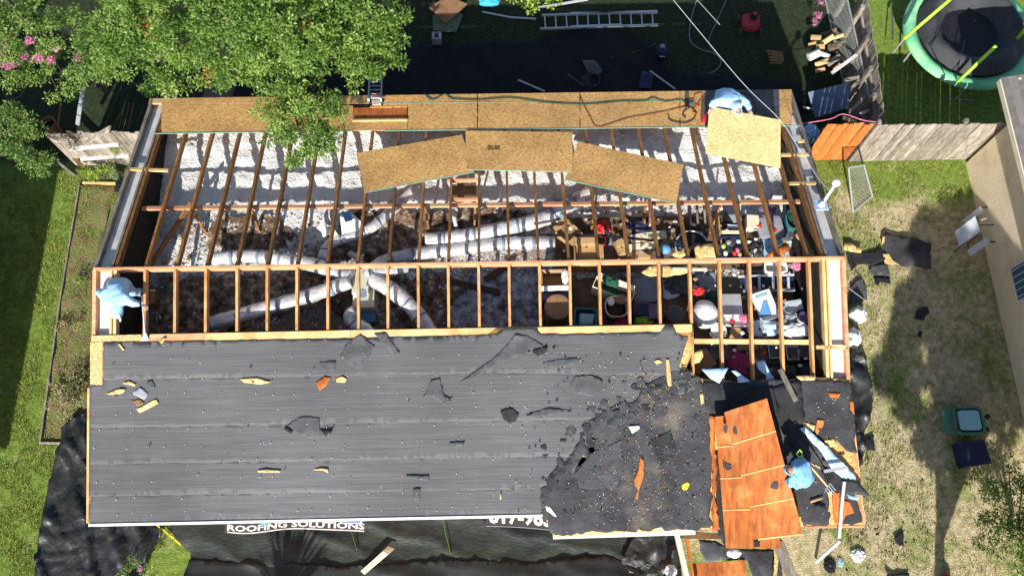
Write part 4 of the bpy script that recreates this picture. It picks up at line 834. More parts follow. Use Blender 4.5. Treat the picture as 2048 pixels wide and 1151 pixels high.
tub('teal_bin', 'dark teal round bin near the right gable', 'bin', 1592,436,2.55,.42,.50,.40,'teal',2.5,0,'green_d')
carton('dark_box', 'dark box between the cream box and the teal bin', 'box', 1578,462,2.52,.40,.3,.2,0,'grey_d')
flat('torn_ply', 'torn orange plywood near the right gable', 'board', [(1588,470),(1622,440),(1634,446),(1628,470),(1600,482)], ('Z',3.0), 'card', .012, .0, 0, 3)
tub('white_tub', 'white tub crossing under the ridge board', 'tub', 1552,534,2.55,.46,.22,.35,'white',5)
heap('red_white_cloth', 'red and white cloth right of the white tub', 'cloth', 1600,530,2.7,(.16,.12,.12),'pink',.4,2,seed=12)
# below the ridge
t = carton('white_lined_box', 'open carton with white edge right of the grey wool', 'box', 1110,557,2.55,.56,.42,.34,0,'card',True,'card',0)
MB().slab([G(1082,572,3.21),G(1138,570,3.21),G(1138,580,3.19),G(1082,582,3.19)],.02).build('white_edge', M['white'], t)
heap('pink_paper', 'crumpled pinkish paper on the open carton', 'paper', 1130,553,2.88,(.07,.16,.04),'bag',.4,3,seed=6)
carton('purple_shadow', 'dull purple box in place of the shadow below the white edged carton', 'box', 1110,592,2.52,.54,.16,.24,0,'purple')  # box built and coloured as the purple shadow under the open carton
tub('fibre_drum', 'round brown fibre drum in the shade', 'drum', 1115,614,2.55,.50,.50,.40,'card_d',2,0,None,'card_d',.97)
tub('teal_crate', 'square dark teal crate holding a paler lid', 'crate', 1171,634,2.52,.44,.38,.30,'teal',8,-.1,'teal')
flat('teal_lid', 'pale teal lid inside the square crate', 'lid', [(1160,626),(1190,628),(1186,648),(1158,650)], ('Z',3.06), 'teal_l', .01)  # the crate's lid, lying loose inside it
t = carton('long_open_carton', 'long white carton lying open with green contents', 'box', 1228,577,2.6,.88,.26,.20,-.42,'cream',True,'green_d',1)
heap('green_cloth', 'dark green leafy cloth in the long open carton', 'cloth', 1221,562,2.8,(.18,.10,.06),'green_d',.5,3,rz=-.5,seed=2)
tub('laundry_basket', 'oval cream basket full of clothes', 'basket', 1234,612,2.55,.48,.44,.34,'cream',2.6,0,'dark_wood',None,.8,rim=.012)
heap('brown_cloth', 'brown cloth bundle in the oval basket', 'cloth', 1242,598,2.80,(.14,.10,.07),'card_d',.4,2,seed=14)
heap('white_cloth', 'white towel in the oval basket', 'cloth', 1222,602,2.82,(.07,.09,.06),'white',.4,2,seed=15)
carton('grey_lid_box', 'light grey lid leaning over the oval basket', 'box', 1250,618,2.84,.22,.20,.03,.2,'grey_l')
heap('magenta_cloth', 'dark magenta cloth by the deck edge', 'cloth', 1244,646,2.55,(.18,.12,.08),'magenta',.3,2,seed=16)
carton('navy_box', 'navy box above the lime cloth', 'box', 1282,618,2.52,.32,.24,.3,0,'navy')
heap('lime_cloth', 'lime cloth lump by the deck edge', 'cloth', 1288,640,2.55,(.19,.12,.12),'lime',.35,2,seed=17)
carton('toy_box', 'printed purple toy box left of the round tin', 'box', 1310,622,2.52,.28,.32,.3,.03,'purple',stripe='card_d')
tub('round_tin', 'round dull tin with a lid in the shade', 'tin', 1350,627,2.55,.34,.34,.30,'card_d',2,0,None,'grey_d',.98)
flat('torn_paper', 'torn grey paper sheet in the shade right of the grey board', 'paper', [(1326,560),(1345,555),(1352,562),(1362,560),(1368,578),(1356,592),(1336,600),(1326,594)], ('Z',2.62), 'grey_l', .006, .02, 0, 3)
heap('black_cloth', 'black cloth heap right of the grey board', 'cloth', 1362,568,2.55,(.35,.25,.12),'bag_black',.4,1.5,seed=19)
flat('fallen_board', 'grey panel under the white stick', 'board', [(1392,545),(1430,540),(1434,600),(1400,592),(1384,562)], ('Z',2.58), 'grey', .01)
heap('red_shoes', 'little red and black shoe heap by a rafter', 'shoes', 1396,582,2.6,(.12,.09,.08),'red',.5,3,seed=20)
heap('white_sack', 'bright white plastic sack between rafters', 'sack', 1411,628,2.75,(.27,.32,.26),'bag',.10,1.4,seed=21,crumple=False)
heap('green_clothes', 'dark green clothes behind the white sack', 'clothes', 1425,592,2.6,(.14,.12,.1),'green_d',.4,2,seed=22)
tub('white_bucket', 'white bucket below the white sack', 'bucket', 1437,660,2.6,.28,.28,.30,'white',2,0,None,'white',.9)
carton('trunk_box', 'scuffed grey metal trunk', 'trunk', 1463,608,2.55,.44,.46,.30,0,'metal')
t = thing('storage_rack', 'blue grey plastic rack with four bars', 'rack', G(1530,564,2.55))
MB().bar(G(1476,553,2.75),G(1588,549,2.75),.04,.04).build('rail', M['grey_l'], t); MB().bar(G(1486,582,2.75),G(1590,580,2.75),.04,.04).build('rail', M['grey'], t)
for px in (1492,1518,1546,1576): MB().bar(G(px,554,2.75),G(px+1,580,2.75),.05,.05).build('rung', M['grey_l'], t)
MB().slab([G(1480,556,2.66),G(1588,552,2.66),G(1590,580,2.66),G(1486,582,2.66)],.02).build('backing', M['navy'], t)
t = thing('game_box', 'white printed box tilted over the attic clutter', 'box', G(1532,612,2.7))
MB().slab([G(1504,588,3.05),G(1538,577,3.05),G(1561,632,2.98),G(1528,641,2.98)],.14).build('carton_body', M['white'], t)
q = [G(x,y,z) for x,y,z in ((1510,591,3.054),(1534,583,3.054),(1536,589,3.052),(1512,597,3.052))]; MB().slab(q,.003).build('printed_label', M['teal_l'], t)
q = [G(x,y,z) for x,y,z in ((1526,602,3.04),(1534,600,3.04),(1544,630,2.995),(1516,636,2.99))]; MB().slab(q,.003).build('printed_label', M['blue'], t)
tub('white_tray', 'shallow white tray below the metal trunk', 'tray', 1475,641,2.7,.62,.24,.08,'white',3,-.05)
heap('pink_bundle', 'pinkish bundle on the shallow white tray', 'cloth', 1490,636,2.76,(.13,.09,.06),'pink',.3,2,seed=23)
heap('film_sheet', 'blue tinted plastic film crumpled below the printed box', 'film', 1530,656,2.65,(.36,.18,.12),'clear',.35,2.5,seed=24)
heap('white_sheet', 'bright white crumpled plastic sheet right of the blue film', 'film', 1592,660,2.7,(.32,.16,.12),'bag',.25,2,seed=25)
strip('green_strap', 'pale green strap over grey plastic', 'strap', [G(1566,616,3.0),G(1580,606,3.0),G(1602,600,3.0)], .03,.02,'teal_l')
carton('pale_carton', 'pale green grey carton under the strap', 'box', 1588,610,2.6,.36,.22,.25,.15,'grey_l')
heap('clear_bag', 'clear bag of brown things under the strap', 'bag', 1580,634,2.6,(.16,.12,.14),'grey',.4,3,seed=27)
tub('purple_jar', 'purple lidded jar near the right gable', 'jar', 1608,634,2.6,.20,.20,.35,'grey_l',2,0,None,'purple',.95)
heap('red_sweater', 'bright red cloth beside the last rafter', 'cloth', 1633,656,2.6,(.07,.18,.16),'red',.35,2,seed=28)
carton('tan_box', 'small tan box in the bay under the white tray', 'box', 1474,665,2.6,.20,.24,.2,0,'card')
carton('brown_box', 'brown carton crossing the lower purlin', 'box', 1495,690,2.5,.44,.2,.2,0,'card_d')
carton('purple_tote', 'dark purple tote under the white bucket', 'tote', 1438,703,2.45,.36,.34,.3,0,'purple',lid='grey_d')
carton('suitcase', 'maroon suitcase lying tilted in shade', 'suitcase', 1478,722,2.45,.52,.40,.2,-.5,'magenta')
carton('brown_panel_box', 'brown carton under the broken deck corner', 'box', 1404,722,2.6,.5,.4,.25,.5,'card_d')
for px,py,m_,lb in ((1549,703,'teal_l','left framed picture with pale border in the dark bay'),(1585,706,'alu','middle framed picture on edge in the dark bay'),(1608,700,'purple','right framed picture with lilac corner in the dark bay')):
    t = carton('picture_frame', lb, 'picture', px,py,2.6,.26,.30,.06,.15,'grey_d'); c = Vector(t.location)
    for dx in (-.12,.12): MB().box(c+Vector((dx,0,.068)),(.02,.29,.012),rz=.0).build('frame_bar', M[m_], t)
    for dy in (-.14,.14): MB().box(c+Vector((0,dy,.081)),(.24,.02,.012),rz=.0).build('frame_bar', M[m_], t)
for px,py,lb in ((1550,740,'left black crate in the dark bay'),(1585,738,'middle black crate in the dark bay'),(1612,735,'right black crate in the dark bay')):
    tub('black_crate', lb, 'crate', px,py,2.45,.30,.30,.25,'black',8,.1,'grey_d')
def shards(name, label, cat, n, where, m_, smin, smax, parent=None, lift=.0):
    b = MB(); k = 0
    while k < n:
        p = where()
        if p is None: continue
        k += 1; q = random.randint(3,5); a0 = random.uniform(0,6.28); sc = random.uniform(smin,smax); P_ = [p+Vector((sc*random.uniform(.5,1)*math.cos(a0+6.28*i/q), sc*random.uniform(.25,1)*math.sin(a0+6.28*i/q), random.uniform(0,.5 if sc < .05 else .16)*sc)) for i in range(q)]
        b.slab(P_, min(sc*.25,.006), UP)
    o = b.build(name, M[m_], parent, loc=None if parent else tuple(P_[0]), fix=False); o['kind'] = 'stuff'
    if not parent: tag(o, label, cat)
    return o
def onfelt(x0,x1,y0,y1,cond=None,off=.07):
    def f():
        px, py = random.uniform(x0,x1), random.uniform(y0,y1)
        return SR(px,py,off) if (cond is None or cond(px,py)) else None
    return f
dk = lambda px,py: (px-1085) > (1030-py)*.9-10
shards('felt_crumbs','fine grey crumbs of torn felt over the dark felted corner','felt crumbs',210,onfelt(1110,1415,770,1045,dk),'felt_grey',.008,.035)
shards('felt_crumbs','black felt crumbs scattered over the grey and dark felt','felt crumbs',130,onfelt(200,1415,690,1040,lambda x,y: random.random()<.06+.85*(x>1050) and (x<1370 or y>770)),'felt_black',.008,.04)
def edge_():
    t_ = random.random(); P_ = [(1384,745),(1300,785),(1225,822),(1165,860),(1130,920),(1090,985)]; i_ = min(4,int(t_*5)); f_ = t_*5-i_
    return SR(P_[i_][0]+(P_[i_+1][0]-P_[i_][0])*f_+random.gauss(0,22), P_[i_][1]+(P_[i_+1][1]-P_[i_][1])*f_+random.gauss(0,20), .062)
shards('torn_felt_bits','ragged grey felt bits along the torn edge of the grey courses','felt bits',30,edge_,'felt_grey',.05,.17)
shards('torn_felt_bits','ragged black felt bits along the torn edge of the grey courses','felt bits',34,edge_,'felt_dark',.04,.15)
shards('wood_crumbs','orange wood crumbs over the right bay and dark felt','wood crumbs',90,lambda: (lambda x,y: SR(x,y,.07) if (x>1612 or (x<1412 and dk(x,y))) else None)(random.uniform(1150,1705),random.uniform(765,1045)),'ply',.006,.022)
shards('pale_crumbs','white crumbs on the dark felted corner','crumbs',130,onfelt(1120,1700,770,1040,lambda x,y: (x<1412 and dk(x,y)) or x>1612),'white',.005,.014)
def attic(x0,x1,y0,y1,z0,z1): return lambda: G(random.uniform(x0,x1),random.uniform(y0,y1),random.uniform(z0,z1))
for k,(m_,n_,lb) in enumerate((('card',90,'torn cardboard bits among the stored things'),('black',120,'black scraps and rags among the stored things'),('white',55,'bits of white paper among the stored things'),('grey_wood',90,'grey wood offcuts among the stored things'),('brown_wood',120,'brown wood offcuts among the stored things'),('blue',24,'blue plastic bits among the stored things'),('red',14,'red plastic bits among the stored things'),('teal_l',16,'pale teal bits among the stored things'))):
    shards('attic_scraps', lb, 'scraps', int(n_*.5), attic(1110,1635,415,520,2.6,2.9), m_, .02, .09)
    shards('attic_scraps', lb+' below the ridge', 'scraps', n_//3, attic(1385,1640,535,740,2.6,2.95), m_, .02, .09)
shards('wool_lumps','brown debris lying in the loose insulation','debris',420,attic(300,1090,400,660,2.56,2.62),'brown_wood',.02,.07)
shards('wool_lumps','white lumps of loose wool standing out of the darker insulation','insulation',500,attic(300,1090,420,655,2.56,2.62),'grey_l',.02,.06)
#STAGE3
# ------------------------------------------------------------------ foliage
def leaves(name, blobs, mat_, parent, leaf=.085, per=16, dens=95, seed=1, up=.5, shell=.55, wdt=.42, clump=.17):
    """blobs: (centre, radius, vertical radius); each is filled with separate leafy sprays of small folded leaves, with gaps between"""
    r = np.random.default_rng(seed); V = []; A = []
    for c, ra, rz_ in blobs:
        cl = min(clump, ra*.5); n = max(3, int(.98*(ra/cl)**2)); per_ = max(10, int(per*dens/95.*5.2*(cl/.17)**1.5))
        if ra < .2: n, per_ = 4, int(per*2.2)
        d = r.normal(size=(n,3)); d /= np.linalg.norm(d,axis=1)[:,None]; d[:,2] = np.where(d[:,2] < -.3, -d[:,2], d[:,2])
        rad = shell + (1-shell)*r.random(n)**.5
        P = np.array(c) + d*rad[:,None]*np.array([ra,ra,rz_])
        ct = r.uniform(.2,.8,n)
        for p, dd, t_ in zip(P, d, ct):
            k = int(per_*r.uniform(.6,1.3)); out = dd + np.array([0,0,.5]); out /= np.linalg.norm(out)
            o_ = r.normal(size=(k,3)); o_ /= np.linalg.norm(o_,axis=1)[:,None]; rr = cl*r.uniform(.25,1.15,k)**.8
            off = o_*rr[:,None]*np.array([1.15,1.15,.75]); off += out*(off@out)[:,None]*.25
            dirv = o_*.8 + r.normal(size=(k,3))*.45 + np.array([0,0,-.1]); dirv /= np.linalg.norm(dirv,axis=1)[:,None]
            nrm = np.array([0,0,1.0])*up + o_*.45 + out*.35 + r.normal(size=(k,3))*.5; nrm -= dirv*(nrm*dirv).sum(1)[:,None]; nrm /= np.linalg.norm(nrm,axis=1)[:,None]
            sd_ = np.cross(dirv, nrm); L = leaf*r.uniform(.6,1.25,k)[:,None]; W_ = L*wdt; b = p + off
            V.append(np.stack([b, b+dirv*L*.5+sd_*W_*.5-nrm*L*.06, b+dirv*L, b+dirv*L*.5-sd_*W_*.5-nrm*L*.06],1).reshape(-1,3)); A.append(np.clip(t_ + r.normal(0,.14,k),0,1))
    V = np.concatenate(V); A = np.concatenate(A); n = len(V)//4
    c0 = np.array(base(parent)) if parent else V.mean(0)
    me = bpy.data.meshes.new(name); me.vertices.add(len(V)); me.vertices.foreach_set('co', (V-c0).ravel())
    me.loops.add(n*4); me.loops.foreach_set('vertex_index', np.arange(n*4, dtype=np.int32)); me.polygons.add(n); me.polygons.foreach_set('loop_start', np.arange(0,n*4,4,dtype=np.int32))
    me.update(calc_edges=True); a = me.attributes.new('tone','FLOAT','FACE'); a.data.foreach_set('value', A.astype(np.float32)); me.materials.append(M[mat_])
    o = bpy.data.objects.new(name, me); COL.objects.link(o)
    if parent: o.parent = parent
    else: o.location = c0
    return o
def limbs(parent, root, h, blobs, r0=.16, name='limb'):
    root = Vector(root); top = root + Vector((0,0,h))
    MB().tube([root, root+Vector((.05,.02,h*.5)), top],[r0*1.25,r0,r0*.8],10).build('trunk', M['bark'], parent)
    for c, ra, rz_ in blobs[:14]:
        c = Vector(c); mid = top.lerp(c,.5)+Vector((random.uniform(-.2,.2),random.uniform(-.2,.2),.25))
        MB().tube([top-Vector((0,0,.2)), mid, c],[r0*.5,r0*.3,r0*.1],7).build(name, M['bark'], parent)
def gb(L): return [(tuple(G(x,y,z)), r, rz) for x,y,z,r,rz in L]
oak = thing('oak_tree', 'large oak whose boughs hang over the back left of the roof', 'tree', (-5.2,10.6,-.3))
B = gb([(560,60,6.0,1.05,.8),(420,35,6.2,1.2,.8),(290,70,5.5,1.1,.7),(690,60,5.6,.75,.5),(750,40,5.5,.62,.4),(745,115,5.1,.62,.4),(650,0,6,.9,.6),(250,125,4.9,.6,.4),(345,140,4.9,.5,.35),(470,105,5.3,.75,.5),(560,160,4.8,.55,.4),
 (615,185,4.5,.55,.4),(600,270,4.1,.60,.38),(570,235,4.2,.62,.38),(640,285,4.0,.42,.25),(560,290,3.95,.36,.2),(690,115,5.0,.5,.35),(640,225,4.3,.5,.35),(655,275,4.0,.36,.25),(560,205,4.3,.35,.25),(440,150,4.8,.35,.25),(510,20,6.6,1.1,.7),(330,0,6.0,1.2,.7),(780,75,5.2,.35,.25),(725,150,4.9,.28,.2),(195,105,4.6,.5,.3),(590,310,3.95,.26,.2),(625,130,5.0,.5,.3),(390,120,5.0,.5,.3),(520,130,5.0,.5,.35),(790,135,4.9,.25,.18),(230,160,4.5,.3,.2),(320,170,4.5,.3,.2)])
limbs(oak, (-5.2,10.6,-.3), 3.2, B, .24)
leaves('crown', B, 'leaf', oak, .078, 15, 200, 3, clump=.15)
leaves('autumn_leaves', gb([(300,55,6.1,.16,.1),(318,42,6.1,.14,.1),(450,52,6.0,.08,.05),(610,50,6.3,.08,.05),(415,145,5.0,.12,.08)]), 'leaf_orange', oak, .09, 14, 300, 4)
my = thing('crape_myrtle', 'crape myrtle with pink flowers in the top left corner', 'tree', G(40,90,-.3))
B = gb([(40,60,4.2,.75,.5),(20,130,3.6,.6,.4),(95,130,3.5,.5,.35),(140,165,3.2,.36,.25),(60,160,3.3,.32,.22),(130,70,4.2,.6,.4),(10,20,4.4,.7,.4),(170,130,3.6,.35,.25),(120,190,3.0,.22,.16),(40,175,3.1,.25,.2)])
limbs(my, G(60,60,-.3), 2.0, B, .09)
leaves('crown', B, 'leaf', my, .065, 15, 200, 8, clump=.13)
leaves('blossom', gb([(16,82,4.1,.12,.08),(85,115,4.0,.14,.07),(45,115,3.95,.10,.06),(20,130,4.0,.11,.08),(112,98,4.2,.10,.06),(160,118,3.95,.08,.05),(60,82,4.4,.08,.05),(5,110,4.1,.1,.06),(100,120,3.9,.07,.05)]), 'flower', my, .05, 22, 900, 9)
st = thing('small_tree', 'small reddish green tree at the left edge by the fence post', 'tree', G(20,330,0))
B = gb([(20,260,2.5,.5,.35),(60,285,2.3,.5,.35),(20,310,2.1,.5,.3),(80,320,2.0,.34,.25),(10,235,2.7,.35,.25),(50,250,2.6,.3,.22),(100,338,1.6,.2,.15)])
limbs(st, G(30,330,0), 1.2, B, .06); leaves('crown', B, 'leaf_myrtle', st, .075, 15, 150, 12)
bt = thing('young_tree', 'bright lime green bough poking in above the aluminium ladder', 'tree', G(1060,-60,-.3))
B = gb([(1050,-12,3.2,.42,.25),(1010,-8,3.2,.3,.2),(1090,-14,3.2,.32,.2),(1060,12,3.1,.20,.15),(1030,-60,3.5,.8,.5)])
limbs(bt, G(1050,-70,-.3), 2.2, B, .07); leaves('crown', B, 'leaf_light', bt, .085, 15, 170, 14)
# trees standing outside the frame to the south, whose shadows fall on the right yard and the front tarp
def far_tree(label, root, h, B, m_, seed, r0=.13, leaf=.12, dens=60):
    t = thing('shade_tree', label, 'tree', root); limbs(t, root, h, B, r0); leaves('crown', B, m_, t, leaf, 14, dens, seed); return t
far_tree('leafy tree in front of the side yard casting its shade there', (9.6,-9.4,0), 2.6, [((9.4,-9.2,4.8),1.3,1.1),((10.9,-9.5,5.0),1.4,1.2),((9.9,-9.3,5.7),1.2,.9),((10.2,-9.6,5.6),1.3,1.0),((10.6,-9.0,4.5),1.0,.8),((11.4,-9.4,5.3),1.2,.9),((9.7,-9.4,6.5),.9,.7),((11.0,-9.4,6.6),1.1,.8),((12.2,-9.2,5.9),1.0,.8),((11.9,-9.0,4.6),.9,.6),((10.4,-9,3.7),.6,.5),((12.4,-9.1,7.0),.8,.7),((9.5,-9.3,3.5),.45,.4)], 'leaf', 21, .13, .16, 330)
far_tree('broad tree in front of the neighbouring house', (13.6,-9.6,0), 2.0, [((13.4,-9.2,2.9),1.1,.8),((12.6,-9.0,2.1),.7,.5),((13.8,-9.4,4.2),1.2,1.0),((13.0,-9.4,3.6),.8,.6)], 'leaf', 22, .13, .16, 330)
t = thing('spiky_yucca', 'spiky yucca in front of the house casting a rayed shadow on the tarp', 'plant', (-5.05,-9.75,0))
MB().tube([(-5.05,-9.75,0),(-5.05,-9.7,2.1)],[.13,.1],9).build('trunk', M['bark'], t)
b = MB()
for k in range(150):
    a = random.uniform(0,6.28); e_ = random.uniform(-.5,1.4); c = Vector((-5.05,-9.7,2.15)); d = Vector((math.cos(a)*math.cos(e_), math.sin(a)*math.cos(e_), math.sin(e_))); s_ = d.cross(UP).normalized()*.035; L = random.uniform(.75,1.15)
    b.add([c-s_, c+s_, c+d*L*.6+s_*.8+Vector((0,0,.03)), c+d*L, c+d*L*.6-s_*.8+Vector((0,0,.03))], [(0,1,2,3,4)])
b.build('spiky_leaves', M['leaf_dry'], t)['kind'] = 'stuff'
bh = thing('evergreen_bush', 'dark evergreen bush in the lower right corner', 'bush', G(2020,1060,0))
B = gb([(2010,1000,1.2,.45,.35),(2040,950,1.2,.4,.3),(2035,1060,1.3,.5,.4),(2000,1080,1.0,.36,.3),(2050,1130,1.2,.5,.4),(1975,1040,.8,.2,.2)])
limbs(bh, G(2020,1060,0), .5, B, .05); leaves('crown', B, 'leaf', bh, .07, 15, 190, 31)
def shrub(name, label, cat, L, m_, leaf=.05, dens=300, seed=1, flower=None, z0=0):
    B = gb(L); c = Vector(B[0][0]); c.z = z0; t = thing(name, label, cat, c); 
    for q, ra, _ in B: MB().tube([c, c.lerp(Vector(q),.6)+Vector((.03,0,.02)), q],.01,5).build('stem', M['bark'], t)
    leaves('foliage', B, m_, t, leaf, 12, dens, seed)
    if flower: leaves('flower', gb(flower), 'flower', t, .03, 16, 3000, seed+1)
    return t
shrub('leafy_shrub','bright green leafy shrub in front of the left fence','bush',[(190,345,.4,.22,.16),(215,340,.45,.2,.15),(172,348,.35,.15,.12),(235,300,.9,.14,.1),(222,352,.3,.15,.1)],'leaf_light',.06,350,41)
shrub('weed_clump','green weed clump high in the garden bed','weed',[(152,548,.15,.16,.1),(165,560,.15,.12,.1)],'leaf',.05,350,42)
shrub('weed_clump','bluish weed clump hanging over the timber edging','weed',[(118,650,.12,.14,.09),(148,655,.15,.15,.1),(134,648,.1,.1,.08)],'leaf_dry',.05,350,43)
shrub('weed_clump','grey green weed clump by the lower gable','weed',[(145,742,.15,.17,.1),(160,750,.2,.12,.1)],'leaf_dry',.05,350,44)
shrub('dry_weeds','tall pale dry weeds in the lower garden bed','weed',[(115,790,.25,.24,.15),(145,800,.3,.24,.16),(125,830,.2,.2,.14),(160,775,.3,.2,.15),(110,765,.2,.14,.1)],'leaf_dry',.055,330,45)
shrub('rose_bush','thin rose bush with one magenta flower','bush',[(258,1130,.5,.13,.12),(272,1118,.6,.12,.1),(245,1142,.4,.1,.1),(300,1138,.5,.12,.1),(282,1145,.4,.1,.1)],'leaf',.05,260,46,[(284,1136,.75,.05,.04)])
shrub('low_shrub','green sprawling plant under the oak beside the back left fence','bush',[(225,130,.3,.2,.15),(295,180,.4,.22,.15),(305,190,.5,.16,.12)],'leaf',.06,300,47,z0=-.3)
shrub('red_shrub','thin crimson leafed shrub at the top by the back fence','bush',[(1637,8,.5,.10,.08),(1635,30,.5,.10,.08),(1632,45,.45,.08,.06)],'flower',.05,300,48,z0=-.3)
# ------------------------------------------------------------------ left side
def timber(label, a, b, wd=.035, th=.08, m_='grey_wood', z=0, group=None, name='edging_timber', cat='timber'):
    return strip(name, label, cat, [G(a[0],a[1],z+th*.5), G(b[0],b[1],z+th*.5)], wd, th, m_, group)
timber('long upper timber edging of the left garden bed',(160,366),(120,605)); timber('lower timber edging of the left garden bed',(120,607),(81,884)); timber('short timber closing the garden bed at the bottom',(79,885),(132,886),.04,.08,'grey_wood'); timber('short timber closing the garden bed at the top',(166,366),(232,367),.05,.08,'lumber')
timber('brown fence post leaning at the left fence corner',(96,265),(164,332),.10,.09,'brown_wood',.3); timber('pale timber lying below the left fence post',(104,315),(150,352),.06,.06,'grey_wood')
# board fences: every board is a part
def board_fence(name, label, p0, p1, h, bw, m_, gap=.006, rails=(), side=-1, hj=.02, z0=0, posts=(), railm='grey_wood', drop=()):
    p0, p1 = Vector(p0), Vector(p1); d = (p1-p0); L = d.length; d.normalize(); nrm = Vector((-d.y,d.x,0))*side
    t = thing(name, label, 'fence', (p0.x,p0.y,z0)); n = int(L/bw); rz = math.atan2(d.y,d.x); pr = None
    for k in range(n):
        if k in drop: continue
        c = p0 + d*(bw*(k+.5)); hh = 1+random.uniform(-hj,hj)
        if pr is None:
            pr = MB().box((c.x,c.y,z0+h/2),(bw-gap,.018,h),rz=rz).build('board', M[m_], t); pz = Vector(pr.location)
            V = np.array([v.co[:] for v in pr.data.vertices]); ctr = np.array([c.x,c.y,z0]) - np.array(base(t))
            for v in pr.data.vertices: v.co = Vector(np.array(v.co) - ctr)
            pr.location = Vector(ctr); o_ = pr
        else: o_ = pr.copy(); COL.objects.link(o_)
        o_.parent = t; o_.location = Vector((c.x,c.y,z0)) - base(t) + nrm*random.uniform(-.004,.004); o_.scale = (1,1,hh); o_.rotation_euler = (random.uniform(-.008,.008),random.uniform(-.006,.006),random.uniform(-.02,.02))
    for zr, s_ in rails: MB().bar(p0+nrm*s_*.04+Vector((0,0,z0+zr)), p1+nrm*s_*.04+Vector((0,0,z0+zr)), .04,.09).build('rail', M[railm], t)
    for k in posts: c = p0+d*k-nrm*.07; MB().box((c.x,c.y,z0+h*.52),(.09,.09,h*1.04),rz=rz).build('post', M['grey_wood'], t)
    return t
P0 = G(1697,322,0); P1 = G(1941,318,0)
f = board_fence('board_fence', 'weathered grey board fence right of the house, facing front', P0, P1, 1.83, .135, 'grey_wood', rails=((.35,-1),(1.5,-1)), posts=(.05,2.2)); 
MB().slab([P1+Vector((.05,-.02,0)),P1+Vector((.05,-.02,1.9)),P1+Vector((-.06,-.02,1.9)),P1+Vector((-.06,-.02,0))],.05).build('end_post', M['lumber'], f)
q = G(1655,247,1.83); q2 = G(1752,247,1.83)
board_fence('board_fence', 'bright orange stained fence panel beside the gable', (q.x,P0.y+.05,0), (q2.x+.0,P0.y+.05,0), 1.83, .13, 'orange_wood', rails=((.4,-1),(1.5,-1)))
def knot(px,py): return None
# fence running back between the yards
A_ = G(1772,247,1.5); B_ = G(1732,-30,1.5)
bf = board_fence('board_fence', 'long grey fence running back, seen along its inner side with posts', (A_.x,A_.y,0), (B_.x,B_.y,0), 1.8, .12, 'grey_wood', rails=((.2,1),(.8,1),(1.4,1)), side=1, z0=-.3)
d_ = Vector((B_.x-A_.x,B_.y-A_.y,0)); Lf = d_.length; d_.normalize()
for k in (.15,.9,1.7,2.6,3.6,4.6):
    c = Vector((A_.x,A_.y,0))+d_*k+Vector((-.12,0,0)); MB().box((c.x,c.y,.55),(.1,.1,1.75)).build('post', M['grey_wood'], bf)
for k,(a,b) in enumerate((((1698,225),(1752,172)),((1690,160),(1745,150)),((1664,146),(1735,94)),((1700,180),(1748,130)),((1685,235),(1712,245)),((1722,228),(1754,212)))):
    timber('rough timber leaning on the back fence, '+['long lower one','short middle one','pale long upper one','one across the gap','brown stub at the orange panel','short pale stub by the corner'][k], a, b, .08,.06, ['grey_wood','grey_wood','soffit','grey_wood','lumber','soffit'][k], .7, None, 'leaning_timber')
P0 = G(152,330,0); P1 = G(262,330,0)
lf = board_fence('board_fence', 'grey board fence left of the house with two loose rails', (P0.x,P0.y,0), (P1.x+1.2,P1.y,0), 1.65, .14, 'grey_wood', hj=.04)
def fb(px,py,off=.05):   # a point on the front face of that fence
    d = Vector(ray(px,py)); tt = (P0.y-off-CAM[1])/d.y; return Vector(CAM)+d*tt
MB().bar(fb(140,298),fb(238,288),.05,.09,Vector((0,-1,0))).build('rail', M['soffit'], lf); MB().bar(fb(162,318),fb(258,311),.05,.08,Vector((0,-1,0))).build('rail', M['soffit'], lf)
MB().bar(fb(172,284),fb(220,256,.12),.04,.13,Vector((0,-1,0))).build('loose_board', M['grey_wood'], lf)
heap('tarp_lump', 'dark lump of folded tarp beside the left gable', 'tarp', 228,340,.0,(.16,.32,.12),'grey_d',.3,1.5,rz=.5,seed=51)
heap('black_lump', 'black folded sheet below the grey lump at the left gable', 'tarp', 240,375,.0,(.12,.22,.1),'black',.3,1.5,seed=52)
# shaded clutter under the oak
ZB = -.3
o = MB().tube([G(28,180,.6)+Vector((.27*math.cos(a),.27*math.sin(a),0)) for a in [i*math.pi*2/24 for i in range(25)]],.016,7).build('hoop', M['grey_d'], None, smooth=True); tag(o,'thin grey hoop in the shade under the crape myrtle','hoop')
tub('old_barrel','dark open barrel in the shade above the left fence','barrel',95,245,ZB,.36,.36,.5,'brown_wood',2,0,'gap')
strip('grey_board','grey blue plank standing in the shade under the oak','plank',[G(155,250,.3),G(160,215,.6),G(168,170,.9)],.12,.02,'grey'); strip('dark_pole','thin dark pole left of the grey blue plank','pole',[G(115,255,.1),G(122,205,.3)],.03,.03,'brown_wood')
strip('dark_pole','dark timber crossing behind the grey blue plank','timber',[G(175,155,.3),G(218,188,.2)],.12,.04,'dark_wood')
for k,x in enumerate((238,247,256)): strip('thin_stake', ['left','middle','right'][k]+' of three thin stakes by the back left rake','stake',[G(x,258,.2),G(x+12,205,.3)],.02,.02,'brown_wood','stakes')
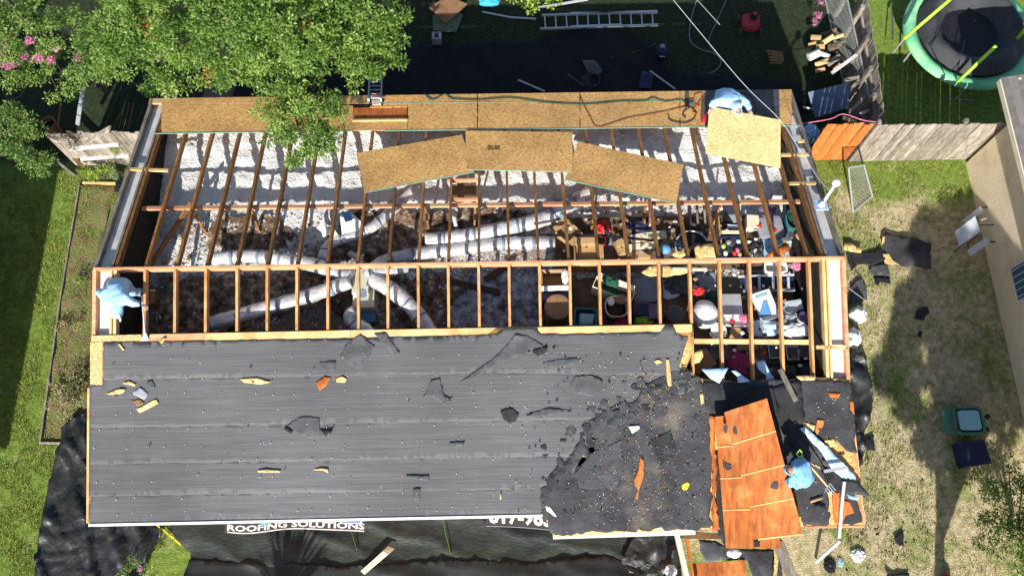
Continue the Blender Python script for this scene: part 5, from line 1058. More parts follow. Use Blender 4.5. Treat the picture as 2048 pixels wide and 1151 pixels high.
# ------------------------------------------------------------------ tarps in front and at the sides
def wr(amp, f=1.2, s_=1.0, dirn=(1,.35)):
    def g(q,x,y):
        wx_ = q.x + .35*noise.noise(Vector((q.x*.8,q.y*.8,s_))); wy_ = q.y + .35*noise.noise(Vector((q.x*.8+5,q.y*.8,s_)))
        u = wx_*dirn[0]+wy_*dirn[1]; v = -wx_*dirn[1]+wy_*dirn[0]
        a = 1-abs(noise.noise(Vector((u*f*1.6, v*f*.35, s_))))*3; b = 1-abs(noise.noise(Vector((u*f*.7+3, v*f*2.2, s_+4))))*3.2; c = 1-abs(noise.noise(Vector((u*f*3.4+3, v*f*.9, s_+9))))*3
        return amp*(max(0,a)**1.3*.9 + .25*max(0,b)**1.5 + .10*max(0,c)) + .015
    return g
t1 = sheet('side_tarp', [(128,858),(150,838),(176,822),(182,1048),(330,1050),(322,1075),(300,1110),(285,1165),(70,1165),(76,1110),(100,960),(118,900),(130,880)], pl('Z',.01), M['tarp'], 7, wr(.16,1.5,3,(1,.5)), th=.004, rag=4); tag(t1,'crumpled glossy black tarp around the lower left corner','tarp')
t2 = sheet('front_tarp', [(335,1040),(1345,1015),(1362,1165),(360,1165),(384,1135),(380,1105),(350,1072)], pl('Z',.012), M['tarp_green'], 9, wr(.07,.8,5,(.3,1)), th=.004, rag=3); tag(t2,'dark green mesh tarp spread below the front eave','tarp')
t3 = sheet('side_tarp', [(1704,710),(1722,708),(1736,760),(1742,815),(1728,860),(1726,905),(1716,940),(1690,935),(1690,760)], pl('Z',.3), M['tarp'], 6, wr(.22,2.0,9,(1,.2)), th=.004, rag=3); tag(t3,'black tarp bunched below the right rake','tarp')
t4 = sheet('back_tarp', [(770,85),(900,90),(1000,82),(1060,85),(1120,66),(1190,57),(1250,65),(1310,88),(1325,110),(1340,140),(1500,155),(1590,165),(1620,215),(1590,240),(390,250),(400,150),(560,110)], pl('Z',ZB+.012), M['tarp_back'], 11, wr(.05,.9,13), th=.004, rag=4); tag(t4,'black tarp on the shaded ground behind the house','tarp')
t5 = sheet('tarp_fold', [(380,1118),(460,1124),(560,1128),(700,1132),(900,1120),(1060,1124),(1200,1112),(1290,1120),(1345,1105),(1345,1170),(360,1170)], pl('Z',.045), M['tarp_low'], 9, wr(.07,1.0,21,(.25,1)), th=.004, rag=6); tag(t5,'darker folded tarp along the bottom edge of the photo','tarp')
flat('tarp_fold', 'dark tarp fold bunched by the white bag at the front porch', 'tarp', [(1280,1055),(1345,1050),(1350,1110),(1330,1150),(1270,1150),(1240,1130),(1260,1085)], ('Z',.2), 'tarp', .005, .22, 0, 5, 7, seed=9)
# the printed banners on the front tarp, with their lettering
def letters(txt, px0, px1, py, zt, hgt, m_, parent, name='lettering', bend=None, off=.0, bold=.02, flip=False):
    cu = bpy.data.curves.new(name,'FONT'); cu.body = txt; cu.size = 1; cu.offset = bold; cu.resolution_u = 2; cu.extrude = 0
    tmp = bpy.data.objects.new('tmp', cu); COL.objects.link(tmp); dg_ = bpy.context.evaluated_depsgraph_get(); me = bpy.data.meshes.new_from_object(tmp.evaluated_get(dg_)); bpy.data.objects.remove(tmp); bpy.data.curves.remove(cu)
    xs_ = [v.co.x for v in me.vertices]; ys_ = [v.co.y for v in me.vertices]; x0, x1, y0, y1 = min(xs_), max(xs_), 0, max(ys_)
    V = []
    for v in me.vertices:
        u = (v.co.x-x0)/(x1-x0); w_ = (v.co.y)/(y1); px = px0+(px1-px0)*u; pb = py(u) if callable(py) else py
        p = G(px, pb, zt); p.y += w_*hgt; V.append(p)
    F = [list(p.vertices) for p in me.polygons]; bpy.data.meshes.remove(me)
    return obj(name, V, F, M[m_], parent)
bn = thing('printed_banner', 'grey banner lettered ROOFING SOLUTIONS showing below the eave', 'banner', G(590,1040,.2))
wv = lambda u: 1060 - 8*math.sin(u*3.1+.1)*u - 2*u + 4*math.sin(u*9.5)*(1-u)
BZ = .26
n_ = 40; V = []; F = []
for i in range(n_+1):
    u = i/n_; px = 448+(732-448)*u; a = G(px,wv(u)+5,BZ); b_ = a+Vector((0,.62,0)); V += [a,b_]
F = [(2*i,2*i+2,2*i+3,2*i+1) for i in range(n_)]; obj('banner_cloth', V, F, M['banner'], bn)
letters('ROOFING SOLUTIONS', 454, 729, lambda u: wv(u)-1, BZ+.006, .125, 'white', bn, bold=.03)
V = []
for i in range(n_+1):
    u = i/n_; px = 454+(728-454)*u; a = G(px,wv(u)+4,BZ+.006); V += [a, a+Vector((0,.022,0))]
obj('underline', V, F, M['white'], bn)
def patch(P, m_, nm, z): obj(nm, [G(x,y,z) for x,y in P], [tuple(range(len(P)))], M[m_], bn)
patch([(521,1049),(533,1049),(538,1036),(527,1036)],'logo_cyan','logo_shape',BZ+.008); patch([(551,1043),(571,1043),(571,1034),(551,1034)],'logo_blue','logo_shape',BZ+.008); patch([(645,1041),(657,1041),(657,1032),(645,1032)],'logo_blue','logo_shape',BZ+.008); patch([(679,1038),(684,1044),(720,1044),(726,1034),(726,1030),(679,1031)],'logo_blue','logo_shape',BZ+.008)
patch([(677,1040),(682,1046),(722,1046),(729,1035),(729,1029),(677,1030)],'white','logo_outline',BZ+.004); patch([(549,1045),(573,1045),(573,1034),(549,1034)],'white','logo_outline',BZ+.004)
bn = thing('printed_banner', 'dark banner with a phone number cut off by the front eave', 'banner', G(1040,1040,.2))
wv2 = lambda u: 1044 + 8*u*u
V = []
for i in range(n_+1):
    u = i/n_; a = G(972+(1106-972)*u, wv2(u)+8, BZ); V += [a, a+Vector((0,.55,0))]
obj('banner_cloth', V, F, M['banner'], bn)
letters('817-983', 978, 1104, lambda u: wv2(u), BZ+.006, .34, 'white', bn, bold=.035)
V = []
for i in range(n_+1):
    u = i/n_; a = G(972+(1104-972)*u, wv2(u)+8, BZ+.004); V += [a, a+Vector((0,.008,0))]
obj('hem_line', V, F, M['grey_l'], bn)
strip('yellow_strap','yellow strap lying on the grass patch below the eave','strap',[G(302,1040,.3),G(330,1062,.06),G(362,1089,.05)],.035,.012,'yellow')
strip('yellow_line','thin yellow green cord on the front tarp right of centre','cord',[G(884,1030,.14),G(892,1070,.13),G(902,1108,.13)],.016,.012,'leaf_light')
strip('yellow_line','faint yellow cord on the front tarp right of the banner','cord',[G(702,1060,.13),G(714,1100,.13)],.012,.01,'leaf_light')
t = thing('scrap_board','tan bent board lying on the front tarp','board',G(752,1118,.1)); MB().slab([G(721,1141,.2),G(729,1148,.2),G(776,1108,.25),G(766,1101,.25)],.02).build('board_face',M['cream'],t); MB().slab([G(766,1101,.25),G(776,1108,.25),G(789,1096,.18),G(776,1091,.18)],.02).build('bent_end',M['cream'],t)
# ------------------------------------------------------------------ porch remains at the bottom
t = thing('timber_porch','half stripped timber porch frame at the bottom right of the front','porch',G(1480,1120,0))
MB().bar(G(1555,1082,2.3),G(1600,1190,2.1),.20,.12).build('beam',M['grey_wood'],t); MB().bar(G(1352,1062,2.3),G(1382,1190,2.1),.09,.10).build('beam',M['cream'],t); MB().bar(G(1373,1074,2.2),G(1392,1190,2.1),.05,.08).build('rafter',M['orange_wood'],t)
MB().bar(G(1360,1070,2.25),G(1560,1072,2.25),.12,.05).build('ledger',M['brown_wood'],t); MB().slab([G(1384,1126,1.9),G(1490,1120,1.9),G(1500,1190,1.8),G(1392,1190,1.8)],.016).build('plywood_panel',M['ply'],t)
MB().slab([G(1388,1062,2.2),G(1424,1065,2.2),G(1428,1072,2.2),G(1390,1072,2.2)],.016).build('wood_panel',M['soffit'],t)
for px in (1362,1590): p = G(px,1150,2.1); MB().box((p.x,p.y-.2,1.0),(.1,.1,2.0)).build('post',M['grey_wood'],t)
flat('porch_felt','grey felt left on the porch frame','felt',[(1398,1078),(1432,1080),(1450,1090),(1452,1115),(1430,1122),(1412,1122),(1400,1100)],('Z',2.0),'felt_grey',.006,.04,.0,2)
flat('porch_felt','dark felt on the porch under the plywood','felt',[(1452,1096),(1560,1098),(1566,1165),(1510,1165),(1494,1118),(1452,1120)],('Z',1.85),'felt_dark',.006,.04,.0,2)
heap('white_cloth','grey white plastic lump on the porch','plastic',1468,1105,1.95,(.15,.10,.06),'bag',.2,1.5,seed=61,crumple=False)
flat('splinter','jagged orange splinter left of the big porch beam','splinter',[(1548,1090),(1552,1088),(1556,1120),(1552,1160),(1546,1160),(1548,1130)],('Z',2.0),'osb_break',.02,.02,0,2)
heap('paper_bag','white bag at the foot of the porch','bag',1342,1140,.6,(.13,.12,.1),'bag',.3,2,seed=62)
for k,(px,py,s_) in enumerate(((1265,1120,.22),(1290,1130,.16),(1305,1112,.14))): heap('shingle_pile',['left','lower','right'][k]+' clod of old shingles beside the porch','shingles',px,py,.15,(s_,s_*.7,s_*.4),'grey_d',.4,1.6,seed=63+k)
# ------------------------------------------------------------------ right yard
nh = thing('neighbour_house','tan stucco house at the right edge with shingle roof','house',(13.0,4.2,0))
WH = 2.45; wx = 13.0
MB().box((wx+3,-6.0,WH/2),(6,20.4,WH)).build('wall', M['stucco'], nh)
ev = G(2003,170,WH+.15); 
# gable roof running away to the north-east corner: shingle courses, each a part
ex0, ey1 = wx-.35, 4.2+.9
for k in range(9):
    z0 = WH+.12+k*.05; x0 = ex0+k*.16; MB().slab([(x0,-16.5,z0+.05),(x0+.2,-16.5,z0+.112),(x0+.2,ey1,z0+.112),(x0,ey1,z0+.05)],.03,UP).build('shingle_course', M['shingle'], nh)
MB().box((ex0+.17,-5.7,WH+.06),(.3,21.4,.03)).build('eave_soffit', M['white'], nh)
MB().box((ex0-.02,-5.7,WH+.12),(.03,21.5,.14)).build('fascia', M['cream'], nh)
MB().box((wx+3,ey1-.1,WH+.2),(6,.05,.2)).build('gable_fascia', M['cream'], nh)
V = G(2044,530,1.3)
wf = MB().box((wx-.02,-.05+.0,1.35),(.05,.85,1.0)); wy = V.y
wfo = MB().box((wx-.015,wy-.35,1.35),(.05,.9,1.0)).build('window', M['soffit'], nh)
pg_ = MB().box((wx-.045,wy-.35,1.35),(.02,.78,.88)).build('pane', M['glass'], wfo); 
for k in range(5): MB().box((wx-.06,wy-.68+k*.165,1.35),(.012,.02,.88)).build('muntin', M['grey_l'], wfo)
MB().tube([G(1962,440,1.6)+Vector((.0,0,0)),G(1972,436,1.6)],.02,8).build('wall_tap', M['metal'], nh)
for k in range(1):
    shards('ground_litter','dark twigs and leaf litter over the side yard','litter',420,lambda: G(random.uniform(1690,2040),random.uniform(330,1140),.01),'brown_wood',.008,.03)
    shards('ground_litter','tiny black felt bits over the side yard','litter',140,lambda: G(random.uniform(1690,1850),random.uniform(430,1140),.01),'felt_black',.01,.04)
for k in range(6):
    p = G(2012+k*6.5,262+k*25,WH-.05); MB().tube([(wx-.01,p.y,WH-.1),(wx-.06,p.y,WH-.12)],.018,6).build('bracket', M['grey_d'], nh)
# neighbour on the left, outside the frame, whose eave shades the lawn
ln = thing('left_neighbour_house','low house beyond the left edge whose shade falls on the lawn','house',(-14,0,0))
MB().box((-16.2,-2.1,1.35),(7,10.0,2.7)).build('wall', M['brick'], ln); MB().slab([(-11.95,-7.4,2.8),(-11.95,3.3,2.8),(-17,3.3,4.2),(-17,-7.4,4.2)],.12).build('roof', M['shingle'], ln)
# folding camp table with two benches, knocked over against the wall
t = thing('camp_table','white folding camp table with two benches on its side by the wall','table',G(1945,470,0))
def Q(P,th,nm,m_='grey_l'): MB().slab([G(*p) for p in P],th).build(nm,M[m_],t)
Q([(1909,463,.62),(1950,432,.70),(1962,462,.70),(1919,492,.62)],.03,'tabletop'); Q([(1924,440,.35),(1961,412,.42),(1968,422,.42),(1932,448,.35)],.03,'bench'); Q([(1935,500,.35),(1974,473,.42),(1983,484,.42),(1941,512,.35)],.03,'bench')
fr = [G(1964,415,.42),G(1980,414,.5),G(1984,420,.55),G(1999,478,.55),G(1998,484,.5),G(1980,483,.42)]; MB().tube(fr,.02,8).build('frame',M['black'],t); MB().tube([G(1955,450,.6),G(1991,449,.55)],.018,8).build('cross_bar',M['grey_d'],t); MB().tube([G(1930,446,.33),G(1938,505,.33)],.018,8).build('cross_bar',M['grey_d'],t)
for px,py in ((1930,470),(1948,450),(1930,485),(1955,470)): p = G(px,py,.62); MB().tube([p,(p.x+.05,p.y,.02)],.014,6).build('leg',M['grey_d'],t)
# felt covered board and torn black felt on the dry grass
t = thing('felted_board','dark felted roof board with torn orange edge on the dry grass','board',G(1812,503,.05))
sheet('board_face',[(1766,470),(1772,466),(1790,472),(1830,476),(1862,488),(1861,539),(1810,533),(1770,526),(1772,505),(1764,490)],pl('Z',.10),M['felt_dark'],8,lambda q,x,y:.05*nz(q,2,3),th=.02,parent=t,rag=3)
MB().slab([G(1766,508,.13),G(1778,508,.13),G(1785,520,.13),G(1800,530,.13),G(1770,526,.13)],.02).build('torn_edge',M['osb_break'],t); MB().slab([G(1766,472,.14),G(1770,474,.14),G(1768,486,.14),G(1763,488,.14)],.02).build('torn_edge',M['osb_break'],t)
flat('yellow_board','orange yellow torn board tip at the right gable','board',[(1688,486),(1702,488),(1724,495),(1722,507),(1700,502),(1688,500)],('Z',.12),'osb_break',.015,.0,0,3)
for k,(P,lb,m_) in enumerate((
 ([(1692,500),(1722,506),(1760,497),(1768,520),(1745,530),(1715,530),(1702,543),(1696,525)],'flat black felt left of the felted board','felt_black'),
 ([(1742,530),(1775,528),(1778,552),(1745,550),(1738,542)],'grey curled felt below the felted board','felt_grey'),
 ([(1748,552),(1778,553),(1782,568),(1760,566),(1754,574),(1746,566)],'small black felt below the grey curl','felt_black'),
 ([(1700,575),(1722,553),(1731,570),(1733,600),(1700,608)],'dark grey felt flap beside the right gable','felt_grey'),
 ([(1832,620),(1852,614),(1858,624),(1846,640),(1830,638)],'lone black felt scrap on the shaded grass','felt_black'),
 ([(1836,662),(1844,664),(1842,676),(1834,672)],'tiny black scrap below the lone felt scrap','felt_black'),
 ([(1730,876),(1748,868),(1748,902),(1728,900)],'black felt corner beside the right tarp','felt_black'),
 ([(1786,1076),(1806,1058),(1807,1090),(1796,1092)],'black triangular felt scrap low in the side yard','felt_black'),
 ([(1750,1066),(1760,1062),(1756,1070),(1750,1071)],'very small black scrap left of the triangular one','felt_black'),
 ([(1770,1148),(1818,1144),(1816,1165),(1772,1165)],'dark scrap cut by the bottom edge','felt_dark'))):
    flat('felt_scrap', lb, 'felt scrap', P, ('Z',.05), m_, .006,.06,.10,2,6,seed=k+.5)
# two white sacks beside the right rake
for k,(px,py,r_,lb) in enumerate(((1722,624,(.20,.20,.24),'upper knotted white bag beside the right gable'),(1713,672,(.15,.24,.24),'lower white bag half under the right rake'))):
    c = G(px,py,.45); t = thing('rubbish_bag', lb, 'bag', (c.x,c.y,0)); blob('bag_body', (c.x,c.y,.26), r_, M['bag'], .22, 1.8, t, k+3, 4); blob('knot', (c.x,c.y,.26+r_[2]), (.05,.05,.05), M['bag'], .3, 2, t, k+5, 2)
strip('thin_wire','thin pale wire from the gable to the upper white bag','wire',[G(1698,576,2.2),G(1730,600,.4)],.012,.012,'alu')
heap('crushed_litter','crushed white and black litter on the dry grass','litter',1716,1110,.0,(.15,.13,.07),'bag',.5,3,seed=71); heap('crushed_litter','small green white scrap left below the litter','litter',1681,1124,.0,(.06,.10,.03),'teal_l',.4,3,seed=72)
heap('black_litter','black rag on the grass left of the litter','rag',1660,1130,.0,(.12,.16,.04),'black',.5,3,seed=73)
blob_o = heap('red_bucket','red object cut by the bottom edge in the side yard','bucket',1892,1158,.0,(.13,.12,.15),'mow_red',.1,1,seed=74,crumple=False)
# green cart
t = thing('wheeled_cart','green wheeled cart with a clear lid tipped in the shade','cart',G(1925,840,0))
tb = tub.__wrapped__ if hasattr(tub,'__wrapped__') else None
cc = G(1938,840,.5)
MB().loft([rring(cc,.52,.50,.03,6,28),rring(cc,.62,.60,.48,6,28),rring(cc,.70,.66,.48,6,28),rring(cc,.70,.66,.52,6,28),rring(cc,.60,.56,.52,6,28),rring(cc,.52,.48,.30,6,28)],cap1=True).build('bin_body',M['bin_green'],t)
MB().loft([rring(cc,.50,.46,.50,7,28),rring(cc,.50,.46,.535,7,28)],cap1=True).build('lid',M['teal_l'],t)
c3 = G(1898,842,.3); MB().slab([G(1884,815,.30),G(1908,812,.36),G(1912,868,.36),G(1884,864,.26)],.03).build('flap',M['bin_green'],t)
MB().tube([G(1972,830,.4),G(1978,835,.4)],.06,10).build('wheel',M['black'],t); MB().tube([G(1974,855,.3),G(1972,860,.3)],.06,10).build('wheel',M['black'],t); MB().bar(G(1912,815,.52),G(1914,862,.52),.03,.04).build('handle',M['grey_d'],t)
carton('dark_tub','dark blue box in deep shade below the green cart','box',1950,905,.0,.62,.55,.35,.1,'navy')
# mast, vent and meter flashing at the right rake
t = thing('service_mast','white service mast with a ball head on the right rake','mast',NR(1640,412,.0))
ma = NR(1641,412,.05); mb2 = G(1672,366,3.75)
MB().box(ma+Vector((0,0,.04)),(.26,.26,.03),axes=(Vector((1,0,0)),Vector((0,CS,-SN)),NN)).build('flashing',M['clear'],t); MB().tube([ma,ma+Vector((0,0,.12))],[.09,.05],14).build('collar',M['white'],t); MB().tube([ma,mb2],.035,12).build('pipe',M['white'],t); blob('head',mb2,(.09,.09,.09),M['white'],.03,1,t,2)
def cable(name,label,cat,pts,r,m_,sm=True,group=None):
    P = [Vector(p) for p in pts]; Q_ = []
    for i in range(len(P)-1):
        p0=P[max(i-1,0)];p1=P[i];p2=P[i+1];p3=P[min(i+2,len(P)-1)]
        for k in range(5):
            s=k/5;Q_.append(.5*((2*p1)+(p2-p0)*s+(2*p0-5*p1+4*p2-p3)*s*s+(-p0+3*p1-3*p2+p3)*s**3))
    Q_.append(P[-1]); return tag(MB().tube(Q_,r,6).build(name,M[m_],None,smooth=True),label,cat,group)
cable('service_cable','pale overhead service cable coming down to the mast','cable',[G(1330,-20,5.2),G(1480,160,4.5),G(1560,240,4.0),G(1606,310,3.5),G(1650,372,3.6),mb2],.0055,'grey_l')
cable('thin_cable','thin grey cable hanging over the shaded yard behind','cable',[G(1385,-10,3.5),G(1440,50,3.3)],.008,'grey')
cable('clothes_line','pale line running to the orange fence panel','cable',[G(1600,248,1.9),G(1660,238,1.9),G(1686,228,1.9),G(1725,240,1.9),G(1752,244,1.85)],.012,'pink')
# chain link gate beside the orange panel, mesh of real wires
def chainlink(label, corners, n1, n2, name='chain_link_gate', cat='gate'):
    a,b,c,d = [Vector(p) for p in corners]; t = thing(name,label,cat,(a.x,a.y,min(a.z,d.z)))
    for p,q_ in ((a,b),(b,c),(c,d),(d,a)): MB().tube([p,q_],.022,8).build('frame_tube',M['chain'],t)
    w_ = MB(); f = lambda u,v: a.lerp(b,u).lerp(d.lerp(c,u),v)
    for k in range(-n2,n1+1):
        for s_ in (0,1):
            pts = []
            for j in range(n2+1):
                u = (k+j)/n1 if s_==0 else (k+n2-j)/n1
                if 0<=u<=1: pts.append(f(u,j/n2))
            if len(pts)>1: w_.tube([pts[0],pts[-1]],.0045,4)
    w_.build('wire_mesh',M['chain'],t)['kind']='stuff'; return t
chainlink('chain link gate leaning against the grey fence', [G(1706,424,.05),G(1745,392,.05),G(1728,330,1.15),G(1697,335,1.2)], 8,12)
chainlink('chain link fence in front of the back timber fence', [(10.35,4.6,-.3),(10.15,9.9,-.3),(10.15,9.9,.9),(10.35,4.6,.9)], 44,10,'chain_link_fence','fence')
# wood pile
LOGL = ['orange end log in the middle of the firewood pile','log just right of the topmost log in the pile','log at the upper left of the firewood pile','pale white topped log at the left of the pile','log below the middle of the firewood pile','grey log at the right of the firewood pile','log at the lower right of the firewood pile','light grey log between the orange end logs','fat dark log against the chain link fence','lowest log of the firewood pile','small log at the left rim of the pile','dark log at the top of the firewood pile','small pale log at the top right of the pile']
wp = [(1640,95,.13,'log'),(1655,80,.10,'log'),(1632,75,.09,'log'),(1628,110,.14,'soffit'),(1645,125,.09,'log'),(1668,120,.10,'grey_wood'),(1675,135,.08,'log'),(1650,110,.08,'grey_l'),(1667,95,.14,'grey'),(1640,140,.07,'log'),(1625,88,.07,'log'),(1660,65,.08,'grey_d'),(1672,75,.07,'log')]
for k,(px,py,r_,m_) in enumerate(wp):
    p = G(px,py,.1+.25*random.random()); a = random.uniform(-.6,.9); d = Vector((math.cos(a),math.sin(a),random.uniform(.2,1.0))).normalized()
    t = thing('firewood_log',LOGL[k],'log',p,'firewood pile'); L_ = random.uniform(.10,.2)
    MB().tube([p-d*L_,p+d*L_],[r_*.85,r_*.8],7).build('log_body',M['bark' if m_ in('grey_d','grey') else m_],t); MB().tube([p+d*L_*1.0,p+d*(L_+.006)],r_*.7,7).build('cut_end',M['log'],t)
t = thing('corrugated_panel','blue grey corrugated panel leaning behind the back right corner','panel',G(1655,205,-.2))
a,b,c,d = G(1616,185,.5),G(1697,165,.7),G(1700,215,.5),G(1630,236,.2); R_ = 14; V=[];F=[]
for i in range(R_*2+1):
    u=i/(R_*2); o_=.02*(i%2); V += [a.lerp(b,u)+Vector((0,0,o_)), d.lerp(c,u)+Vector((0,0,o_))]
F=[(2*i,2*i+2,2*i+3,2*i+1) for i in range(R_*2)]; obj('corrugated_sheet',V,F,M['blue_dull'] if 'blue_dull' in M else plain('dull_blue',(.13,.17,.26),.6,.2),t)
strip('white_stick','small white stick left of the corrugated panel','stick',[G(1606,214,.2),G(1632,219,.2)],.03,.03,'white')
heap('blue_sheet','crumpled blue grey plastic in shade beside the right rake','plastic',1622,268,ZB,(.22,.28,.2),'sky_blue',.4,2,seed=81)
t = thing('broken_crate','broken slatted crate on the shaded back lawn','crate',G(1552,113,ZB))
for k in range(5): MB().bar(G(1534+k*1.5,102+k*6,-.1),G(1566-k,106+k*5,-.1),.06,.015).build('slat',M['brown_wood'],t)
MB().box(G(1555,114,-.18),(.28,.3,.1)).build('crate_box',M['card_d'],t)
# mower
t = thing('lawn_mower','red push lawn mower on the shaded back lawn','lawn mower',G(1505,38,ZB)); c = G(1505,36,.1); c.z=0
MB().loft([rring(c,.5,.52,-.18,4),rring(c,.5,.52,-.05,4),rring(c,.34,.36,.06,4)],cap1=True).build('deck',M['mow_red'],t); MB().tube([(c.x+.05,c.y+.06,.05),(c.x+.05,c.y+.06,.2)],.1,16).build('engine',M['black'],t); MB().tube([(c.x+.05,c.y+.06,.2),(c.x+.05,c.y+.06,.23)],.06,16).build('engine_cap',M['mow_red'],t)
for dx in(-.29,.29):
    for dy in(-.22,.24): MB().tube([(c.x+dx-.02,c.y+dy,-.2),(c.x+dx+.02,c.y+dy,-.2)],.09,14).build('wheel',M['grey_d'],t)
MB().tube([(c.x-.2,c.y-.25,0),(c.x-.2,c.y-.6,.5),(c.x+.2,c.y-.6,.5),(c.x+.2,c.y-.25,0)],.014,8).build('handle',M['black'],t)
t = thing('shop_vacuum','dark shop vacuum on the black back tarp','vacuum',G(1325,100,ZB)); c = G(1325,98,0.1)
MB().loft([rring(c,.30,.30,-.3,2),rring(c,.34,.34,.0,2),rring(c,.36,.36,.02,2),rring(c,.26,.26,.12,2)],cap1=True).build('drum',M['navy'],t); MB().box((c.x,c.y+.05,.15),(.12,.1,.06)).build('lid_handle',M['grey'],t); MB().box((c.x,c.y-.17,.0),(.14,.03,.04)).build('latch',M['white'],t)
# ladder lying behind
t = thing('extension_ladder','aluminium extension ladder lying on the back lawn','ladder',G(1197,42,ZB))
zl = ZB+.08
for (a,b) in (((1084,31),(1314,23)),((1080,58),(1316,50)),((1142,27),(1315,26)),((1142,54),(1240,50))): MB().bar(G(a[0],a[1],zl),G(b[0],b[1],zl),.035,.08).build('side_rail',M['alu'],t)
for k in range(11):
    x = 1089+k*21.5; MB().tube([G(x,31-k*.7,zl),G(x+2,57-k*.7,zl)],.018,7).build('rung',M['alu'],t)
t = thing('leaning_ladder','ladder top against the back eave beside the oak','ladder',G(748,175,1.5))
for px in (737,762): MB().bar(G(px,200,3.0),G(px+2,158,1.2),.03,.07).build('side_rail',M['alu'],t)
for k in range(5): MB().tube([G(737,196-k*8,2.9-k*.35),G(763,196-k*8,2.9-k*.35)],.018,7).build('rung',M['alu'],t)
heap('red_glove','red glove on the ladder top','glove',754,193,2.85,(.06,.05,.04),'mow_red',.3,2,seed=91); flat('pale_rag','pale pink rag hooked on the ladder top','rag',[(743,198),(762,199),(762,212),(745,212)],('N',.06),'cream',.006,.02,0,2,4)
for k,(P,m_,z_,lb) in enumerate((([(858,15),(895,-8),(935,8),(892,48)],'brown_wood',.0,'upper brown square board on the back lawn'),([(865,32),(900,15),(926,30),(912,64),(866,60)],'green_board',-.1,'lower greenish square board on the back lawn'))):
    if m_=='green_board': M[m_]=plain('green_board',(.12,.15,.09),.8,.2)
    quadboard('square_board',lb,'board',[(x,y,z_) for x,y in P],.02,m_,'square boards')
t = thing('floor_drain_unit','small white square unit with a dark round opening','unit',G(873,71,ZB)); c = G(873,71,0); c.z=-.15; MB().box(c,(.26,.26,.3)).build('case',M['grey'],t); MB().tube([(c.x,c.y,0),(c.x,c.y,.012)],.07,16).build('opening',M['black'],t)
heap('blue_plastic','bright cyan plastic at the top edge left of the lime bough','plastic',978,4,ZB,(.28,.16,.1),'logo_cyan',.3,2,seed=92)
strip('white_pipe','white pipe on the back lawn under the lime bough','pipe',[G(965,24,-.2),G(1020,35,-.2),G(1072,38,-.2)],.04,.04,'alu'); strip('white_pipe','white pipe at the top edge right of the lime bough','pipe',[G(1075,16,-.2),G(1176,-1,-.2)],.05,.05,'alu')
for k,(a,b) in enumerate((((1036,160),(1090,183)),((1300,142),(1350,178)))): strip('tarp_pole',['left','right'][k]+' pale stick on the black back tarp','stick',[G(*a,-.2),G(*b,-.2)],.04,.03,'grey_l')
strip('brown_stick','brown stick on the black back tarp','stick',[G(1135,148,-.2),G(1168,172,-.2)],.03,.03,'brown_wood')
flat('grey_cloth','dull blue cloth on the black back tarp near the hoses','cloth',[(1165,120),(1190,122),(1205,140),(1198,152),(1175,145)],('Z',-.2),'grey_d',.01,.03,0,2); flat('grey_cloth','dull blue cloth on the black back tarp near the eave','cloth',[(1285,142),(1305,148),(1302,178),(1276,176)],('Z',-.2),'navy',.01,.03,0,2)
cable('garden_hose','pale hose looping on the shaded lawn under the service cable','hose',[G(1395,-5,-.25),G(1382,40,-.25),G(1380,80,-.25),G(1400,98,-.25),G(1430,108,-.25),G(1442,125,-.25),G(1430,142,-.25),G(1410,146,-.25)],.012,'grey'); cable('garden_hose','second pale hose crossing the shaded lawn','hose',[G(1455,-5,-.25),G(1435,40,-.25),G(1418,85,-.25),G(1445,120,-.25)],.01,'grey')
cable('power_lead','brown cord running from the shop vacuum over the back tarp','cord',[G(1312,88,-.25),G(1270,104,-.25),G(1240,115,-.25),G(1190,112,-.25),G(1172,125,-.25)],.010,'brown_wood')
o = MB()
for k in range(5): o.tube([G(1182,160,-.24+k*.01)+Vector((.24*(1-.08*k)*math.cos(a)+.02*k,.24*(1-.06*k)*math.sin(a),0)) for a in [i*math.pi/10 for i in range(21)]],.009,5)
tag(o.build('coiled_cord',M['grey_d'],None),'coiled grey cord on the black back tarp','cord')
# cords on the roof strip
cable('power_lead','dark green cord running along the whole back roof strip','cord',[NR(848,187,.03),NR(865,200,.03),NR(890,188,.03),NR(905,198,.03),NR(960,200,.03),NR(1020,196,.03),NR(1090,205,.03),NR(1170,209,.03),NR(1240,203,.03),NR(1290,202,.03),NR(1305,196,.03),NR(1330,203,.03),NR(1360,200,.03),NR(1372,206,.03)],.011,'green_d')
cable('air_hose','dark red air hose crossing the back roof strip','hose',[NR(1158,182,.03),NR(1165,205,.03),NR(1178,230,.03),NR(1192,253,.03),NR(1215,250,.03),NR(1250,238,.03),NR(1280,232,.03),NR(1320,225,.03),NR(1352,218,.03),NR(1378,212,.03),NR(1400,210,.03)],.007,'hose_red')
cable('air_hose','black hose curling beside the worker on the roof strip','hose',[NR(1336,226,.03),NR(1340,240,.03),NR(1365,246,.03),NR(1385,240,.03),NR(1392,225,.03),NR(1380,215,.03),NR(1365,228,.03),NR(1372,236,.03)],.010,'black')
cable('power_lead','small orange loop of cord near the worker','cord',[NR(1398,214,.03),NR(1388,205,.03),NR(1390,190,.03),NR(1404,188,.03),NR(1400,202,.03),NR(1385,222,.03),NR(1395,228,.03)],.010,'orange_wood')
cable('air_hose','thin black cable on the grey felt patch right of the worker','cord',[NR(1478,185,.03),NR(1500,190,.03),NR(1512,215,.03),NR(1506,228,.03)],.009,'black')
